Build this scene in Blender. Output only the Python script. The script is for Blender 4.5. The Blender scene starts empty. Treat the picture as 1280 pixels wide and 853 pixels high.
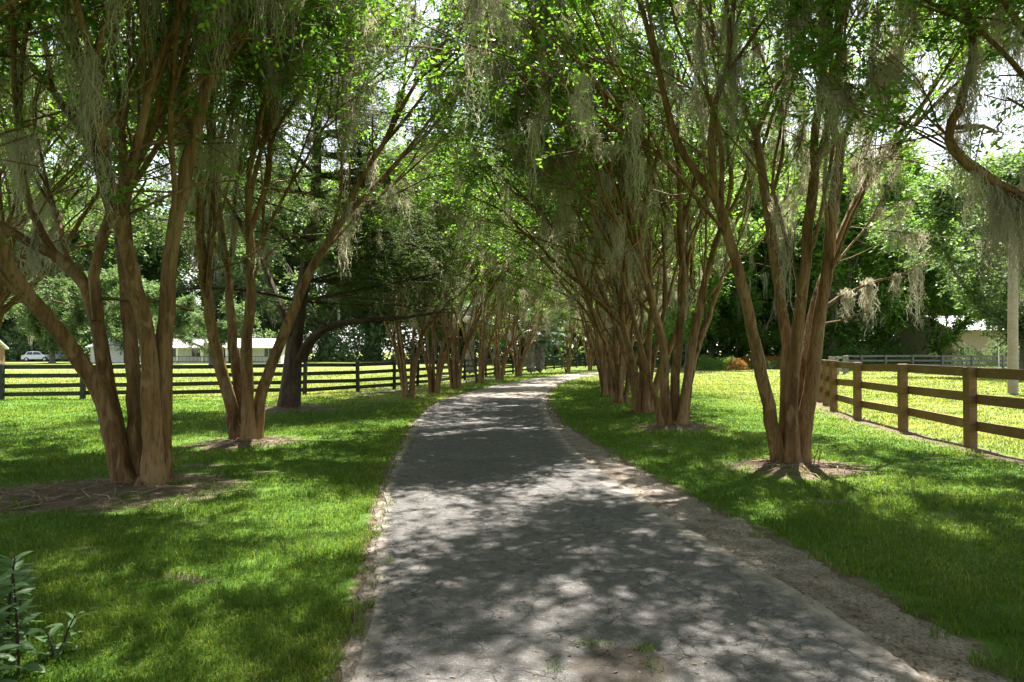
import bpy, math, random
import numpy as np
from mathutils import Vector, Matrix

SC = bpy.context.scene
COL = SC.collection
R = math.radians
F = 853.0          # focal length in photo pixels (24 mm on a 36 mm wide frame)
HZ = 440.0         # horizon row in the photo
CAMH = 1.6

# ------------------------------------------------------------------ helpers
def P(px, py, d):
    """photo pixel + distance -> a real point in the place"""
    return Vector(((px - 640) / F * d, d, CAMH + (HZ - py) / F * d))

def sn(x, y, z=0.0, s=1.0, seed=0):
    """smooth pseudo noise, about -1..1 (numpy)"""
    rg = np.random.default_rng(1000 + seed)
    out = 0
    for k in range(5):
        a = rg.normal(size=3) * s
        out = out + np.sin(a[0] * x + a[1] * y + a[2] * z + rg.uniform(0, 6.28))
    return out / 2.6

def tag(o, label=None, cat=None, group=None, kind=None):
    if label: o['label'] = label
    if cat: o['category'] = cat
    if group: o['group'] = group
    if kind: o['kind'] = kind
    return o

def empty(name, loc, label, cat, group=None, rz=0.0):
    o = bpy.data.objects.new(name, None)
    COL.objects.link(o)
    o.location = loc
    o.rotation_euler = (0, 0, rz)
    o.empty_display_size = 0.2
    return tag(o, label, cat, group)

def mesh_np(name, V, faces, mat, parent=None, attr=None, smooth=False):
    """V (n,3); faces (m,k) int array; attr: dict name -> per-face float; one mesh object"""
    me = bpy.data.meshes.new(name)
    V = np.ascontiguousarray(V, dtype=np.float32)
    fl = faces if isinstance(faces, list) else [faces]
    fl = [f for f in fl if len(f)]
    me.vertices.add(len(V))
    me.vertices.foreach_set('co', V.ravel())
    loops = np.concatenate([f.ravel() for f in fl]).astype(np.int32)
    tot = np.concatenate([np.full(len(f), f.shape[1]) for f in fl]).astype(np.int32)
    st = np.concatenate([[0], np.cumsum(tot)[:-1]]).astype(np.int32)
    me.loops.add(len(loops))
    me.loops.foreach_set('vertex_index', loops)
    me.polygons.add(len(tot))
    me.polygons.foreach_set('loop_start', st)
    me.polygons.foreach_set('loop_total', tot)
    me.polygons.foreach_set('use_smooth', np.full(len(tot), bool(smooth)))
    if attr:
        for k, v in attr.items():
            dom = 'FACE' if len(v) == len(tot) else 'POINT'
            a = me.attributes.new(k, 'FLOAT', dom)
            a.data.foreach_set('value', np.ascontiguousarray(v, dtype=np.float32))
    me.update(calc_edges=True)
    me.validate()
    me.materials.append(mat)
    o = bpy.data.objects.new(name, me)
    COL.objects.link(o)
    if parent is not None: o.parent = parent
    return o

class MB:
    """collects boxes, tubes and prisms; build() links them as one mesh object"""
    def __init__(s): s.v = []; s.q = []; s.t = []; s.n = 0
    def add(s, V, q=(), t=()):
        s.v.append(np.asarray(V, float))
        if len(q): s.q.append(np.asarray(q, int) + s.n)
        if len(t): s.t.append(np.asarray(t, int) + s.n)
        s.n += len(V)
    def box(s, c, size, rz=0.0, bev=0.0):
        sx, sy, sz = [q / 2 for q in size]
        b = min(bev, sx * .45, sy * .45, sz * .45)
        prof = []
        if b > 0:
            rings = [(-sz, b), (-sz + b, 0), (sz - b, 0), (sz, b)]
        else:
            rings = [(-sz, 0), (sz, 0)]
        for z, i in rings:
            for (x, y) in ((-sx + i, -sy + i), (sx - i, -sy + i), (sx - i, sy - i), (-sx + i, sy - i)):
                prof.append((x * math.cos(rz) - y * math.sin(rz) + c[0], x * math.sin(rz) + y * math.cos(rz) + c[1], z + c[2]))
        q = [(3, 2, 1, 0)]
        n = len(rings)
        for k in range(n - 1):
            for j in range(4):
                q.append((k * 4 + j, k * 4 + (j + 1) % 4, k * 4 + 4 + (j + 1) % 4, k * 4 + 4 + j))
        q.append(((n - 1) * 4, (n - 1) * 4 + 1, (n - 1) * 4 + 2, (n - 1) * 4 + 3))
        s.add(prof, q)
    def beam(s, a, b, w, h):
        """a board between two points: w across (horizontal), h tall"""
        a = Vector(a); b = Vector(b); d = (b - a)
        t = d.normalized(); sd = Vector((-t.y, t.x, 0)).normalized() * (w / 2); up = Vector((0, 0, h / 2))
        V = []
        for p in (a, b):
            for (i, j) in ((-1, -1), (1, -1), (1, 1), (-1, 1)):
                V.append(p + sd * i + up * j)
        s.add([tuple(x) for x in V], [(0, 1, 2, 3), (7, 6, 5, 4), (0, 4, 5, 1), (1, 5, 6, 2), (2, 6, 7, 3), (3, 7, 4, 0)])
    def tube(s, pts, rad, k=8):
        pts = np.asarray(pts, float); n = len(pts)
        rad = np.broadcast_to(np.asarray(rad, float), (n,))
        V, q = tubes(pts[None], rad[None], k)
        s.add(V, q)
        s.add(list(V[-k:]), [], [(0, i, i + 1) for i in range(1, k - 1)])
    def build(s, name, mat, parent=None, smooth=False):
        f = []
        if s.q: f.append(np.concatenate(s.q))
        if s.t: f.append(np.concatenate(s.t))
        return mesh_np(name, np.concatenate(s.v), f, mat, parent, smooth=smooth)

def tubes(PT, RD, k, flute=0.0, rng=None):
    """PT (B,N,3) polylines, RD (B,N) radii -> verts, quads"""
    B, N, _ = PT.shape
    T = np.empty_like(PT)
    T[:, 1:-1] = PT[:, 2:] - PT[:, :-2]
    T[:, 0] = PT[:, 1] - PT[:, 0]
    T[:, -1] = PT[:, -1] - PT[:, -2]
    T /= np.linalg.norm(T, axis=2, keepdims=True) + 1e-9
    m = T.mean(1)
    ref = np.where((np.abs(m[:, 2:3]) > .8), np.array([[1., 0, 0]]), np.array([[0, 0, 1.]]))
    U = np.cross(T, ref[:, None, :]); U /= np.linalg.norm(U, axis=2, keepdims=True) + 1e-9
    W = np.cross(T, U)
    a = np.arange(k) * 2 * np.pi / k
    rr = RD[:, :, None] * np.ones(k)
    if flute and rng is not None:
        ph = rng.uniform(0, 6.28, (B, 1, 1)); ph2 = rng.uniform(0, 6.28, (B, 1, 1))
        tt = np.arange(N)[None, :, None] * .35
        rr = rr * (1 + flute * np.sin(3 * a + ph + tt) + flute * .6 * np.sin(5 * a + ph2 - tt)) 
    V = PT[:, :, None, :] + rr[..., None] * (np.cos(a)[None, None, :, None] * U[:, :, None] + np.sin(a)[None, None, :, None] * W[:, :, None])
    base = (np.arange(B)[:, None, None] * N * k + np.arange(N - 1)[None, :, None] * k)
    i = np.arange(k)[None, None, :]; j = (i + 1) % k
    q = np.stack([base + i, base + j, base + k + j, base + k + i], -1).reshape(-1, 4)
    return V.reshape(-1, 3), q

# ------------------------------------------------------------------ materials
def newmat(name):
    m = bpy.data.materials.new(name); m.use_nodes = True
    nt = m.node_tree; nt.nodes.clear()
    out = nt.nodes.new('ShaderNodeOutputMaterial')
    return m, nt, out
def nd(nt, t, **kw):
    n = nt.nodes.new(t)
    for k, v in kw.items():
        if k.startswith('i_'): n.inputs[k[2:].replace('_', ' ')].default_value = v
        else: setattr(n, k, v)
    return n
def L(nt, a, b): nt.links.new(a, b)
def ramp(nt, fac, stops, interp='LINEAR'):
    r = nt.nodes.new('ShaderNodeValToRGB'); r.color_ramp.interpolation = interp
    e = r.color_ramp.elements
    while len(e) < len(stops): e.new(0.5)
    for x, (p, c) in zip(e, stops):
        x.position = p; x.color = (*c, 1) if len(c) == 3 else c
    L(nt, fac, r.inputs[0]); return r.outputs[0]
def noise(nt, vec, scale, detail=4, rough=.55, dist=0.0):
    n = nd(nt, 'ShaderNodeTexNoise'); n.inputs['Scale'].default_value = scale
    n.inputs['Detail'].default_value = detail; n.inputs['Roughness'].default_value = rough
    n.inputs['Distortion'].default_value = dist
    L(nt, vec, n.inputs['Vector']); return n.outputs['Fac']
def mix(nt, fac, a, b, mode='MIX'):
    m = nd(nt, 'ShaderNodeMix', data_type='RGBA', blend_type=mode)
    for s, v in ((0, fac), (6, a), (7, b)):
        if hasattr(v, 'links'): L(nt, v, m.inputs[s])
        elif isinstance(v, (int, float)): m.inputs[s].default_value = v
        else: m.inputs[s].default_value = (*v, 1)
    return m.outputs[2]
def mth(nt, op, a, b=None, clamp=False):
    m = nd(nt, 'ShaderNodeMath', operation=op, use_clamp=clamp)
    for s, v in ((0, a), (1, b)):
        if v is None: continue
        if hasattr(v, 'links'): L(nt, v, m.inputs[s])
        else: m.inputs[s].default_value = v
    return m.outputs[0]
def coords(nt, scale=(1, 1, 1), kind='Object'):
    t = nd(nt, 'ShaderNodeTexCoord'); mp = nd(nt, 'ShaderNodeMapping'); mp.inputs['Scale'].default_value = scale
    L(nt, t.outputs[kind], mp.inputs['Vector']); return mp.outputs[0]
def bump(nt, h, strength, dist=.02):
    b = nd(nt, 'ShaderNodeBump'); b.inputs['Strength'].default_value = strength; b.inputs['Distance'].default_value = dist
    L(nt, h, b.inputs['Height']); return b.outputs[0]
def princ(nt, out, color, rough=.8, normal=None, spec=.3, metal=0):
    p = nd(nt, 'ShaderNodeBsdfPrincipled')
    if hasattr(color, 'links'): L(nt, color, p.inputs['Base Color'])
    else: p.inputs['Base Color'].default_value = (*color, 1)
    if hasattr(rough, 'links'): L(nt, rough, p.inputs['Roughness'])
    else: p.inputs['Roughness'].default_value = rough
    p.inputs['Specular IOR Level'].default_value = spec
    p.inputs['Metallic'].default_value = metal
    if normal is not None: L(nt, normal, p.inputs['Normal'])
    if out is not None: L(nt, p.outputs[0], out.inputs['Surface'])
    return p

def leaf_mat(name, cols, trans, tcol, rough=.45, spec=.4):
    """leaf: reflecting side, plus light coming through it"""
    m, nt, out = newmat(name)
    at = nd(nt, 'ShaderNodeAttribute', attribute_name='rnd')
    n = len(cols)
    c = ramp(nt, at.outputs['Fac'], [(i / (n - 1), cc) for i, cc in enumerate(cols)])
    p = princ(nt, None, c, rough, None, spec)
    t = nd(nt, 'ShaderNodeBsdfTranslucent')
    c2 = mix(nt, 1.0, c, tcol, 'MULTIPLY')
    L(nt, c2, t.inputs['Color'])
    ms = nd(nt, 'ShaderNodeMixShader'); ms.inputs[0].default_value = trans
    L(nt, p.outputs[0], ms.inputs[1]); L(nt, t.outputs[0], ms.inputs[2])
    L(nt, ms.outputs[0], out.inputs['Surface'])
    return m

M = {}
M['leaf'] = leaf_mat('myrtle_leaf', [(.03, .075, .018), (.05, .115, .022), (.072, .15, .022), (.12, .20, .028)], .54, (2.9, 2.7, 1.0), .38, .45)
M['cedar'] = leaf_mat('cedar_spray', [(.035, .062, .019), (.052, .088, .027), (.075, .11, .036)], .38, (2.2, 2.0, 1.2), .6, .2)
M['oakleaf'] = leaf_mat('oak_leaf', [(.06, .105, .035), (.085, .145, .05), (.12, .18, .07)], .42, (2.0, 1.9, 1.2), .5, .4)
M['limeleaf'] = leaf_mat('bright_leaf', [(.06, .13, .025), (.085, .17, .035), (.12, .21, .045)], .45, (2.4, 2.2, 1.1), .5, .3)
M['moss'] = leaf_mat('spanish_moss', [(.24, .225, .185), (.38, .36, .30), (.52, .495, .42)], .42, (1.6, 1.5, 1.25), .9, .1)
M['grass'] = leaf_mat('grass_blade', [(.035, .078, .008), (.06, .116, .010), (.092, .145, .013), (.22, .225, .07)], .4, (2.2, 2.1, .7), .6, .2)
M['pale_leaf'] = leaf_mat('shrub_leaf', [(.05, .10, .035), (.075, .14, .05), (.12, .19, .08)], .3, (1.8, 1.8, 1.0), .5, .35)
M['palmleaf'] = leaf_mat('palm_leaf', [(.05, .085, .045), (.07, .115, .06), (.10, .15, .085)], .25, (1.6, 1.7, 1.0), .4, .5)
M['flower'] = leaf_mat('orange_flower_leaf', [(.10, .13, .03), (.30, .16, .04), (.50, .22, .06)], .3, (1.5, 1.2, .8), .6, .2)
M['litter'] = leaf_mat('dry_leaf', [(.07, .045, .028), (.14, .095, .06), (.24, .18, .12)], .1, (1, 1, 1), .8, .1)

def bark(name, c1, c2, c3, zs=.12, sc=9, bs=.5):
    m, nt, out = newmat(name)
    v = coords(nt, (1, 1, zs))
    a = noise(nt, v, sc, 6, .6, .4)
    v2 = coords(nt, (1, 1, .35))
    b = noise(nt, v2, 2.2, 4, .6)
    c = ramp(nt, a, [(.3, c1), (.55, c2), (.75, c3)])
    g = ramp(nt, b, [(.45, (0, 0, 0)), (.62, (1, 1, 1))])
    c = mix(nt, g, c, mix(nt, a, c2, c3))
    f = noise(nt, coords(nt, (1, 1, zs * 1.5)), sc * 4, 4, .65, .3)
    c = mix(nt, ramp(nt, f, [(.36, (.7, .7, .7)), (.5, (0, 0, 0))]), c, c1)
    pt = noise(nt, coords(nt, (1, 1, .4)), 7, 3, .5, .8)
    c = mix(nt, ramp(nt, pt, [(.55, (0, 0, 0)), (.63, (.5, .5, .5))]), c, c3)
    princ(nt, out, c, .75, bump(nt, mth(nt, 'ADD', a, mth(nt, 'MULTIPLY', f, .5)), bs, .05), .2)
    return m
M['myrtle_bark'] = bark('myrtle_bark', (.05, .027, .010), (.165, .088, .031), (.285, .185, .095), .07, 10, .7)
M['dark_bark'] = bark('dark_bark', (.025, .015, .011), (.06, .034, .023), (.10, .066, .047), .15, 8, 1.0)
M['oak_bark'] = bark('oak_bark', (.06, .05, .04), (.11, .095, .075), (.17, .15, .125), .3, 6, .8)
M['palm_bark'] = bark('palm_bark', (.08, .07, .06), (.2, .18, .155), (.36, .33, .29), 1.0, 14, 1.0)
M['twig'] = bark('dry_twig', (.09, .06, .04), (.17, .12, .08), (.30, .235, .17), .5, 20, .3)

def wood(name, a, b, wear, rough=.7):
    m, nt, out = newmat(name)
    v = coords(nt, (3, 3, 22))
    n1 = noise(nt, v, 2.0, 5, .6, .6)
    n2 = noise(nt, coords(nt), 1.7, 4, .6)
    c = ramp(nt, n1, [(.3, a), (.7, b)])
    c = mix(nt, ramp(nt, n2, [(.5, (0, 0, 0)), (.75, (.55, .55, .55))]), c, wear)
    princ(nt, out, c, rough, bump(nt, n1, .35, .008), .3)
    return m
M['black_wood'] = wood('black_fence_paint', (.010, .012, .013), (.022, .024, .024), (.05, .052, .045), .55)
M['brown_wood'] = wood('brown_fence_wood', (.12, .064, .027), (.205, .12, .056), (.28, .20, .125))
M['grey_wood'] = wood('grey_fence_wood', (.13, .125, .115), (.2, .195, .18), (.27, .26, .245))
M['pole_wood'] = wood('pole_wood', (.2, .16, .13), (.32, .27, .225), (.4, .35, .3))

def plain(name, c, rough=.7, spec=.3, var=.12, sc=3.0, metal=0):
    m, nt, out = newmat(name)
    n1 = noise(nt, coords(nt), sc, 5, .6)
    lo = tuple(x * (1 - var) for x in c); hi = tuple(min(1, x * (1 + var)) for x in c)
    princ(nt, out, ramp(nt, n1, [(.3, lo), (.7, hi)]), rough, None, spec, metal)
    return m
M['white_paint'] = plain('white_house_paint', (.74, .74, .73), .6)
M['white_roof'] = plain('pale_metal_roof', (.66, .67, .68), .45)
M['pink_wall'] = plain('pale_pink_wall', (.55, .44, .40), .8)
M['glass_dark'] = plain('window_glass', (.03, .035, .04), .1, .6)
M['dark_metal'] = plain('dark_metal', (.02, .02, .02), .5)
M['car_white'] = plain('white_car_paint', (.75, .76, .77), .25, .5, .03)
M['car_grey'] = plain('grey_car_paint', (.22, .235, .25), .3, .5, .05)
M['rubber'] = plain('tyre_rubber', (.02, .02, .02), .8)
M['lamp_red'] = plain('tail_lamp_plastic', (.35, .02, .02), .3)
M['shed_wood'] = plain('shed_boards', (.20, .125, .08), .8, .2, .3, 5)

# --- ground
def ground_mat():
    m, nt, out = newmat('lawn_ground')
    v = coords(nt)
    at = nd(nt, 'ShaderNodeAttribute', attribute_name='dirt')
    dry = nd(nt, 'ShaderNodeAttribute', attribute_name='dry')
    n1 = noise(nt, v, .35, 5, .6)
    n2 = noise(nt, v, 6.0, 6, .65)
    n3 = noise(nt, v, 45.0, 4, .7)
    g = ramp(nt, n2, [(.3, (.045, .10, .012)), (.55, (.07, .145, .017)), (.8, (.10, .175, .024))])
    g = mix(nt, ramp(nt, n1, [(.4, (0, 0, 0)), (.7, (.6, .6, .6))]), g, (.12, .18, .03))
    g = mix(nt, mth(nt, 'MULTIPLY', dry.outputs['Fac'], .75), g, mix(nt, n1, (.17, .19, .05), (.23, .225, .08)))
    g = mix(nt, ramp(nt, n3, [(.35, (.45, .45, .45)), (.6, (0, 0, 0))]), g, (.03, .055, .012))
    dirt = ramp(nt, n2, [(.3, (.085, .058, .04)), (.55, (.15, .11, .08)), (.75, (.24, .19, .145))])
    dirt = mix(nt, ramp(nt, n3, [(.4, (.5, .5, .5)), (.6, (0, 0, 0))]), dirt, (.06, .042, .03))
    k = mth(nt, 'ADD', at.outputs['Fac'], mth(nt, 'MULTIPLY', mth(nt, 'SUBTRACT', n2, .5), 1.1))
    k = ramp(nt, k, [(.35, (0, 0, 0)), (.62, (1, 1, 1))])
    c = mix(nt, k, g, dirt)
    h = mth(nt, 'ADD', mth(nt, 'MULTIPLY', n2, .5), n3)
    princ(nt, out, c, .95, bump(nt, h, .6, .04), .1)
    return m
M['ground'] = ground_mat()

def asphalt_mat():
    m, nt, out = newmat('old_asphalt')
    v = coords(nt)
    at = nd(nt, 'ShaderNodeAttribute', attribute_name='dirt')
    n0 = noise(nt, v, .9, 5, .6)
    n1 = noise(nt, v, 5, 6, .65)
    n2 = noise(nt, v, 130, 3, .7)
    vv = nd(nt, 'ShaderNodeTexVoronoi', feature='F1'); vv.inputs['Scale'].default_value = 62
    L(nt, v, vv.inputs['Vector'])
    base = ramp(nt, n0, [(.3, (.070, .064, .060)), (.55, (.098, .091, .085)), (.75, (.145, .134, .124))])
    base = mix(nt, ramp(nt, n2, [(.35, (.7, .7, .7)), (.55, (0, 0, 0))]), base, (.045, .043, .042))
    base = mix(nt, ramp(nt, vv.outputs['Distance'], [(.12, (.5, .5, .5)), (.3, (0, 0, 0))]), base, (.26, .25, .235))
    nm = noise(nt, v, 14, 5, .7)
    base = mix(nt, ramp(nt, nm, [(.36, (.55, .55, .55)), (.5, (0, 0, 0))]), base, (.06, .054, .049))
    base = mix(nt, ramp(nt, nm, [(.54, (0, 0, 0)), (.7, (.5, .5, .5))]), base, (.22, .20, .18))
    # cracks
    off = nd(nt, 'ShaderNodeTexNoise'); off.inputs['Scale'].default_value = 3.5; off.inputs['Detail'].default_value = 5
    L(nt, v, off.inputs['Vector'])
    va = nd(nt, 'ShaderNodeVectorMath', operation='SCALE'); L(nt, off.outputs['Color'], va.inputs[0]); va.inputs['Scale'].default_value = .42
    vb = nd(nt, 'ShaderNodeVectorMath', operation='ADD'); L(nt, v, vb.inputs[0]); L(nt, va.outputs[0], vb.inputs[1])
    cr = []
    for sc, wd in ((1.7, .016), (4.6, .028)):
        vo = nd(nt, 'ShaderNodeTexVoronoi', feature='DISTANCE_TO_EDGE'); vo.inputs['Scale'].default_value = sc
        L(nt, vb.outputs[0], vo.inputs['Vector'])
        cr.append(ramp(nt, vo.outputs['Distance'], [(0, (1, 1, 1)), (wd, (0, 0, 0))]))
    msk = ramp(nt, n1, [(.38, (0, 0, 0)), (.5, (1, 1, 1))])
    msk2 = ramp(nt, n0, [(.42, (0, 0, 0)), (.55, (1, 1, 1))])
    crk = mix(nt, 1.0, mix(nt, 1.0, cr[0], msk, 'MULTIPLY'), mix(nt, 1.0, cr[1], mix(nt, 1.0, msk, msk2, 'MULTIPLY'), 'MULTIPLY'), 'ADD')
    base = mix(nt, mth(nt, 'MULTIPLY', crk, .65, True), base, (.025, .022, .02))
    sand = ramp(nt, n1, [(.3, (.17, .14, .115)), (.7, (.31, .27, .23))])
    k = mth(nt, 'ADD', at.outputs['Fac'], mth(nt, 'MULTIPLY', mth(nt, 'SUBTRACT', n1, .5), 1.2))
    k = ramp(nt, k, [(.4, (0, 0, 0)), (.75, (.85, .85, .85))])
    soil = nd(nt, 'ShaderNodeAttribute', attribute_name='soil')
    c = mix(nt, k, base, sand)
    k2 = mth(nt, 'ADD', soil.outputs['Fac'], mth(nt, 'MULTIPLY', mth(nt, 'SUBTRACT', n1, .5), .9))
    c = mix(nt, ramp(nt, k2, [(.4, (0, 0, 0)), (.65, (.9, .9, .9))]), c, mix(nt, n2, (.02, .016, .012), (.065, .05, .038)))
    h = mth(nt, 'SUBTRACT', mth(nt, 'ADD', n2, mth(nt, 'MULTIPLY', vv.outputs['Distance'], .8)), mth(nt, 'MULTIPLY', crk, 2.5))
    princ(nt, out, c, .85, bump(nt, h, .55, .012), .25)
    return m
M['asphalt'] = asphalt_mat()

def sand_mat(name, a, b, c3):
    m, nt, out = newmat(name)
    v = coords(nt)
    n1 = noise(nt, v, 4, 6, .65); n2 = noise(nt, v, 60, 4, .7)
    c = ramp(nt, n1, [(.3, a), (.55, b), (.75, c3)])
    c = mix(nt, ramp(nt, n2, [(.38, (.75, .75, .75)), (.55, (0, 0, 0))]), c, (.06, .045, .035))
    princ(nt, out, c, .95, bump(nt, mth(nt, 'ADD', n1, n2), .6, .03), .1)
    return m
M['sand'] = sand_mat('sandy_verge_soil', (.12, .095, .075), (.25, .21, .175), (.38, .33, .285))
M['pale_sand'] = sand_mat('pale_sand_soil', (.30, .26, .22), (.42, .38, .33), (.52, .48, .43))

# ------------------------------------------------------------------ path and ground
TD = [-14, 0, 2, 3.3, 4.4, 5.35, 6.5, 8.53, 11.4, 15.2, 19.5, 22.75, 27.3, 32.5, 39, 45.5, 50.5, 56, 62, 70, 90]
TL = [-.4, -.55, -.66, -.77, -.91, -1.05, -1.24, -1.53, -1.82, -2.14, -2.33, -2.27, -1.6, -.69, .91, 2.93, 5.3, 8.6, 13, 21, 50]
TR = [2.3, 2.25, 2.15, 2.03, 1.91, 1.72, 1.52, 1.25, 1.0, .89, .96, 1.09, 1.44, 2.02, 3.3, 5.33, 7.7, 11.4, 17, 27, 62]
TS = [2.8, 2.75, 2.6, 2.45, 2.42, 2.3, 2.13, 1.8, 1.47, 1.12, 1.1, 1.2, 1.5, 2.1, 3.4, 5.43, 7.8, 11.5, 17.1, 27.1, 62.1]
def lx(d): return np.interp(d, TD, TL)
def rx(d): return np.interp(d, TD, TR)
def sx(d): return np.interp(d, TD, TS)

# trees whose foot has bare soil: x, y, patch radius
MYRTLES = dict(L1=(-4.33, 8.03), L2=(-4.64, 11.9), R1=(3.94, 9.6), R2=(3.4, 14.4), R3=(3.39, 17.7))
PATCH = [(-4.5, 7.75, 1.25), (-4.64, 11.8, .9), (3.95, 9.45, .9), (3.4, 14.3, .85), (3.39, 17.7, .5), (-6.2, 18.9, 1.3), (-5.6, 7.3, .9), (-3.6, 23.9, .4), (3.3, 21.1, .45)]

def path_mask(x, y):
    """0 on lawn .. 1 on path"""
    e = .07 * sn(x, y, 0, 3.5, 5) + .05 * sn(x, y, 0, 11, 6)
    return (x > lx(y) + .03 + e) & (x < sx(y) - .06 + e)
def gz(x, y):
    x = np.asarray(x, float); y = np.asarray(y, float)
    far = np.clip((np.maximum(lx(y) - x, x - sx(y)) - .25) / 1.2, 0, 1)
    z = far * (.03 * sn(x, y, 0, .9, 1) + .015 * sn(x, y, 0, 3, 2))
    for (px, py, pr) in PATCH:
        z = z + .07 * np.exp(-((x - px) ** 2 + (y - py) ** 2) / (pr * .8) ** 2) * far
    dmp = np.clip(1 - (np.hypot(x, y) - 40) / 30, 0, 1)
    return z * dmp
def dirt_at(x, y):
    d = np.zeros_like(np.asarray(x, float))
    for i, (px, py, pr) in enumerate(PATCH):
        q = np.hypot((x - px) / 1.25, (y - py)) / pr
        d = np.maximum(d, np.clip(1.25 - q, 0, 1) ** .8)
    e = np.minimum(np.abs(x - lx(y) + .05) / .22, np.abs(x - sx(y)) / .30)
    d = np.maximum(d, np.clip(1 - e, 0, 1) * .75)
    # worn soil under the brown fence
    fx = np.interp(y, [4, 9.2, 11.57, 14.07, 16.25, 18.4, 22.4], [7.0, 7.5, 7.77, 8.02, 8.25, 8.7, 10.1])
    d = np.maximum(d, np.clip(1.0 - np.abs(x - fx + .1) / .55, 0, 1) * .85 * ((y > 2) & (y < 24)))
    # thin worn spots in the lawn
    d = np.maximum(d, np.clip(sn(x, y, 0, 4.5, 9) - .95, 0, 1) * .9 * (np.hypot(x, y) < 16))
    return d
def dry_at(x, y):
    d = np.clip((np.asarray(x, float) - 6.5) / 2.5, 0, 1)
    d = np.maximum(d, np.clip((y - 21 + .25 * (x + 10)) / 4, 0, 1) * (x < -2))
    return np.maximum(d, np.clip((y - 26) / 8, 0, 1) * .6)

def axis_lines(fine_lo, fine_hi, step, lo, hi):
    a = list(np.arange(fine_lo, fine_hi + 1e-6, step))
    s = step; x = fine_hi
    while x < hi: s *= 1.14; x += s; a.append(min(x, hi))
    s = step; x = fine_lo
    while x > lo: s *= 1.14; x -= s; a.insert(0, max(x, lo))
    return np.array(a)
gx = axis_lines(-12, 12, .09, -2500, 2500); gy = axis_lines(1, 27, .10, -300, 3000)
X, Y = np.meshgrid(gx, gy)
xx, yy = X.ravel(), Y.ravel()
V = np.stack([xx, yy, gz(xx, yy) - .004], 1)
nx, ny = len(gx), len(gy)
ii = (np.arange(ny - 1)[:, None] * nx + np.arange(nx - 1)[None]).ravel()
q = np.stack([ii, ii + 1, ii + nx + 1, ii + nx], 1)
g = mesh_np('ground', V, q, M['ground'], attr={'dirt': dirt_at(xx, yy), 'dry': dry_at(xx, yy)}, smooth=True)
tag(g, 'green lawn and paddock ground under the trees', 'ground', kind='structure')

def ribbon(name, mat, a, b, z, rows, cols, skirt=None, jit=(.05, .05), attrf=None, seed=0):
    rows = np.asarray(rows); n = len(rows)
    xa, xb = a(rows), b(rows)
    xa = xa + jit[0] * (sn(rows, rows * 0, 0, 4, seed) + .6 * sn(rows, rows * 0, 0, 14, seed + 1) + .25 * sn(rows, rows * 0, 0, 40, seed + 2))
    xb = xb + jit[1] * (sn(rows, rows * 0, 0, 4, seed + 3) + .6 * sn(rows, rows * 0, 0, 14, seed + 4) + .4 * sn(rows, rows * 0, 0, 40, seed + 5))
    u = np.linspace(0, 1, cols)
    XX = xa[:, None] * (1 - u) + xb[:, None] * u
    YY = np.repeat(rows[:, None], cols, 1)
    ZZ = np.full_like(XX, z)
    if skirt is not None:
        XX = np.concatenate([XX[:, :1] - .02, XX, XX[:, -1:] + .02], 1); YY = np.concatenate([YY[:, :1], YY, YY[:, -1:]], 1)
        ZZ = np.concatenate([np.full((n, 1), skirt), ZZ, np.full((n, 1), skirt)], 1)
    c = XX.shape[1]
    V = np.stack([XX.ravel(), YY.ravel(), ZZ.ravel()], 1)
    i = (np.arange(n - 1)[:, None] * c + np.arange(c - 1)[None]).ravel()
    q = np.stack([i, i + 1, i + c + 1, i + c], 1)
    at = attrf(XX, YY, u) if attrf else None
    return mesh_np(name, V, q, mat, attr=at)
rows = np.concatenate([np.arange(-12, 1.5, .5), np.arange(1.5, 12, .035), np.arange(12, 30, .12), np.arange(30, 75, .4)])
def asph_attr(XX, YY, u):
    e = np.minimum((XX - lx(YY)) * 2.2, (rx(YY) - XX) * 1.0)
    d = np.clip(1 - e / .45, 0, 1) * .8
    fard = np.clip((YY - 17) / 8, 0, 1) * .75
    near = np.clip((4.6 - YY) / 1.6, 0, 1) * np.clip((1.1 - XX) / 1.0, 0, 1) * .3
    d = np.maximum(np.maximum(d, fard), near)
    s = np.exp(-(((XX - .55) / .26) ** 2 + ((YY - 3.42) / .22) ** 2)) * 1.5
    return {'dirt': d.ravel(), 'soil': s.ravel()}
o = ribbon('sandy_verge', M['sand'], lambda d: lx(d) - .07, sx, .004, rows, 12, None, (.02, .05), seed=20)
tag(o, 'strip of sandy soil along the edge of the driveway', 'verge', kind='structure')
o = ribbon('driveway', M['asphalt'], lx, rx, .022, rows, 50, -.01, (.035, .02), asph_attr, seed=40)
tag(o, 'cracked grey asphalt driveway curving away between the trees', 'driveway', kind='structure')

# pale sand track along the foot of the black fence
LF = [(-31, 20.6), (-22, 21.4), (-15.4, 22.75), (-11.3, 24), (-6.7, 25.8), (-5.1, 28.8), (-3.7, 33.5), (-2.4, 39.5), (-1.0, 46), (1.7, 56), (6.4, 68), (13, 80), (22, 92)]
lf_x = [a for a, b in LF]; lf_y = [b for a, b in LF]
tr = np.arange(24.6, 44, .3)
fxs = np.interp(tr, lf_y, lf_x)
o = ribbon('sand_track', M['pale_sand'], lambda d: np.interp(d, lf_y, lf_x) + .15 - .02, lambda d: np.interp(d, lf_y, lf_x) + .15 + .85 * np.clip((d - 24.4) / 3, 0, 1), .006, tr, 4, None, (.02, .1), seed=60)
tag(o, 'pale sand track along the foot of the black fence', 'track', kind='structure')

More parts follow.
